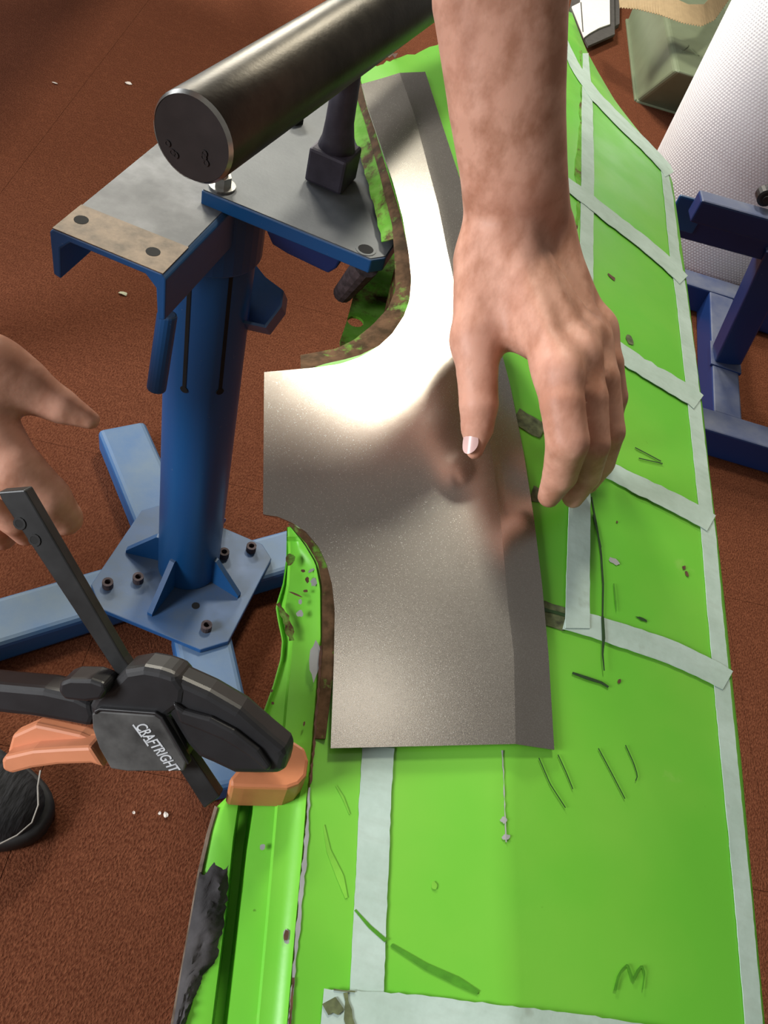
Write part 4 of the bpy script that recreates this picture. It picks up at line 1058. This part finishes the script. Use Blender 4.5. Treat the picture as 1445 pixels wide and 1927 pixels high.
# ---- the rest of the body (outside the picture): upper arms, neck and head under a shirt and trousers
elL, elR = (UL[0][0] + 0), (FO[0][0] + 0)
shL, shR = np.array([-0.45, 0.74, 1.29]), np.array([-0.64, 0.30, 1.22])
nk = (shL + shR) / 2 + np.array([0.02, 0.0, 0.05]); hd = nk + np.array([0.08, -0.03, 0.16])
bd_ = Field(np.min([elL, elR, shL, shR], 0) - 0.12, np.max([elL, elR, shL, shR, hd], 0) + 0.2, 0.008)
bd_.chain([elL, elL * 0.5 + shL * 0.5, shL], [0.048, 0.055, 0.062], 0.02); bd_.chain([elR, elR * 0.5 + shR * 0.5, shR], [0.048, 0.055, 0.062], 0.02)
bd_.chain([shL, nk, shR], [0.06, 0.07, 0.06], 0.04); bd_.cone(nk, 0.062, hd, 0.06, 0.02)
hf = unit([0.95, -0.15, -0.3]); hs_ = unit(np.cross(hf, uz)); hu = np.cross(hs_, hf)
bd_.cone(hd + hu * 0.03 - hf * 0.02, 0.092, hd - hu * 0.04 + hf * 0.03, 0.066, 0.03)
bd_.cone(hd + hf * 0.095 - hu * 0.005, 0.012, hd + hf * 0.115 - hu * 0.03, 0.017, 0.012)
for sg_ in (-1, 1):
    bd_.cone(hd + hs_ * 0.082 * sg_, 0.016, hd + hs_ * 0.088 * sg_ - hu * 0.03, 0.012, 0.01)
    bd_.cone(hd + hf * 0.082 + hs_ * 0.034 * sg_ + hu * 0.028, 0.016, hd + hf * 0.084 + hs_ * 0.02 * sg_ + hu * 0.026, 0.012, 0.01)
bd_.cone(hd + hf * 0.085 - hu * 0.062 + hs_ * 0.018, 0.011, hd + hf * 0.085 - hu * 0.062 - hs_ * 0.018, 0.011, 0.008)
meshes.append(bd_.mesh())
VV, QQ = [], []; b_ = 0
for v, q_ in meshes: VV.append(v); QQ.append(q_ + b_); b_ += len(v)
VV = np.concatenate(VV); QQ = np.concatenate(QQ)
person = mk('person', VV, QQ.tolist(), 'skin', None, smooth=True, at=np.array([-0.62, 0.6, 0.0]))
tag(person, 'person with bare forearms leaning over the panel, one hand resting on the steel sheet', 'person')
md = person.modifiers.new('smooth', 'SMOOTH'); md.iterations = 4; md.factor = 0.5
def blobs(name, prims, h, mat, k=0.03, label=None, smooth=5):
    P_ = [p for a_, ra, c_, rc in prims for p in (a_, c_)]; rm = max(max(p[1], p[3]) for p in prims) + 0.03
    fd = Field(np.min(P_, 0) - rm, np.max(P_, 0) + rm, h)
    for a_, ra, c_, rc in prims: fd.cone(a_, ra, c_, rc, k)
    v, q_ = fd.mesh(); o = mk(name, v, q_.tolist(), mat, person, smooth=True, label=label)
    m_ = o.modifiers.new('smooth', 'SMOOTH'); m_.iterations = smooth; return o
hipL, hipR = np.array([-0.88, 0.88, 0.86]), np.array([-0.92, 0.62, 0.86])
chest = (shL + shR) / 2 - np.array([0.06, 0, 0.12]); pel = (hipL + hipR) / 2
blobs('shirt', [(shL, 0.082, shR, 0.082), (chest + uz * 0.02, 0.14, pel, 0.135), (shL, 0.08, chest, 0.12), (shR, 0.08, chest, 0.12), (shL, 0.08, shL * 0.5 + elL * 0.5, 0.07), (shR, 0.08, shR * 0.5 + elR * 0.5, 0.07)], 0.009, 'cloth', 0.05, 'dark short-sleeved shirt')
ftR = np.array([-0.60, 0.37, 0.10]); ftL = np.array([-0.95, 0.92, 0.10])
knR = np.array([-0.70, 0.45, 0.48]); knL = np.array([-0.86, 0.92, 0.48])
blobs('trousers', [(hipL, 0.11, hipR, 0.11), (hipL, 0.105, knL, 0.078), (knL, 0.078, ftL, 0.062), (hipR, 0.105, knR, 0.078), (knR, 0.078, ftR, 0.062), (pel + uz * 0.06, 0.125, pel, 0.125)], 0.009, 'denim', 0.03, 'dark trousers')
blobs('hair', [(hd + hu * 0.055 - hf * 0.03, 0.082, hd - hu * 0.01 - hf * 0.06, 0.062), (hd + hu * 0.075 + hf * 0.03, 0.05, hd + hu * 0.05 - hf * 0.03, 0.08)], 0.007, 'hair', 0.02)
# thumbnail
def nail(p, d, nrm, L, W):
    d = unit(d); s_ = unit(np.cross(nrm, d)); nrm = np.cross(d, s_); V, Fs = [], []
    n1, n2 = 7, 7
    for i in range(n1):
        u = i / (n1 - 1) * 2 - 1
        for j in range(n2):
            v = j / (n2 - 1) * 2 - 1
            x, y = u * math.sqrt(1 - v * v / 2) * L, v * math.sqrt(1 - u * u / 2) * W
            V.append(p + d * x + s_ * y + nrm * (-(y * y) / W * 0.45 + 0.0006))
    Fs = [(i * n2 + j, i * n2 + j + 1, (i + 1) * n2 + j + 1, (i + 1) * n2 + j) for i in range(n1 - 1) for j in range(n2 - 1)]
    mk('thumbnail', V, Fs, 'nail', person, smooth=True, solid=0.0008, label='pale thumbnail')
_t0, _t1 = nail_at[1][3][0], nail_at[1][4][0]
_mid = _t0 * 0.40 + _t1 * 0.60; _view = unit(EYE - _mid)
_sd = unit(np.cross(_view, unit(_t1 - _t0)))
_nr = unit(_view * 0.85 + unit(_mid - D(960, 830, depth(_mid))) * 0.55)
nail(_mid + _nr * (nail_at[1][3][1] * 0.40 + nail_at[1][4][1] * 0.60 - 0.0002), _t1 - _t0, _nr, 0.0085, 0.0058)
# shoes
def shoe(toe, heel, w):
    toe, heel = np.array(toe, float), np.array(heel, float); d = unit(toe - heel); s_ = np.array([d[1], -d[0], 0]); L = np.linalg.norm(toe - heel)
    def outline(sc, z):
        out = []
        for k_ in range(40):
            a_ = 2 * math.pi * k_ / 40; u = math.cos(a_); v = math.sin(a_)
            x = L / 2 + (L / 2) * np.sign(u) * abs(u) ** 0.75; wid = np.interp(x / L, [0, 0.3, 0.7, 1], [0.72, 0.74, 1.0, 0.86])
            out.append(heel + d * (L / 2 + (x - L / 2) * sc) + s_ * (np.sign(v) * abs(v) ** 0.8 * w * wid * sc) + uz * z)
        return out
    def stack(levels):
        V = []; 
        for sc, zf in levels:
            for p in outline(sc, 0):
                t = float((p - heel) @ d) / L; V.append(p + uz * zf(t))
        n = 40; Fs = [(i * n + k_, i * n + (k_ + 1) % n, (i + 1) * n + (k_ + 1) % n, (i + 1) * n + k_) for i in range(len(levels) - 1) for k_ in range(n)]
        Fs += [tuple(range(n))[::-1], tuple(range((len(levels) - 1) * n, len(levels) * n))]; return V, Fs
    top = lambda f: (lambda t: f * float(np.interp(t, [0, 0.35, 0.6, 0.85, 1], [0.105, 0.115, 0.085, 0.062, 0.05])))
    up = mk('shoe', *stack([(0.97, lambda t: 0.018), (0.975, top(0.45)), (0.93, top(0.75)), (0.82, top(0.92)), (0.6, top(1.0)), (0.3, top(1.03))]), 'knit', person, smooth=True, label='black knitted shoe with thick rubber sole')
    mk('sole', *stack([(0.99, lambda t: 0.0), (1.03, lambda t: 0.006), (1.03, lambda t: 0.024), (0.99, lambda t: 0.030)]), 'rubber', up, smooth=True)
    return up, d, s_, L
_toe = Z(98, 1512, 0.02); _hx = unit(np.array([0.93, 0.05, 0]))
up, d_, s_, L_ = shoe(np.array([_toe[0] + 0.004, _toe[1] - 0.020, 0]), np.array([_toe[0] + 0.004, _toe[1] - 0.020, 0]) - _hx * 0.31, 0.066)
mk('stitching', *loft([Z(px, py, z_) for px, py, z_ in ((76, 1450, 0.062), (71, 1480, 0.062), (72, 1515, 0.061), (60, 1548, 0.060), (32, 1572, 0.058), (0, 1588, 0.058), (-40, 1598, 0.058))], 0.0011, 6), 'thread', up)
shoe(ftL + np.array([0.17, -0.02, -0.1]), ftL + np.array([-0.10, 0.0, -0.1]), 0.052)
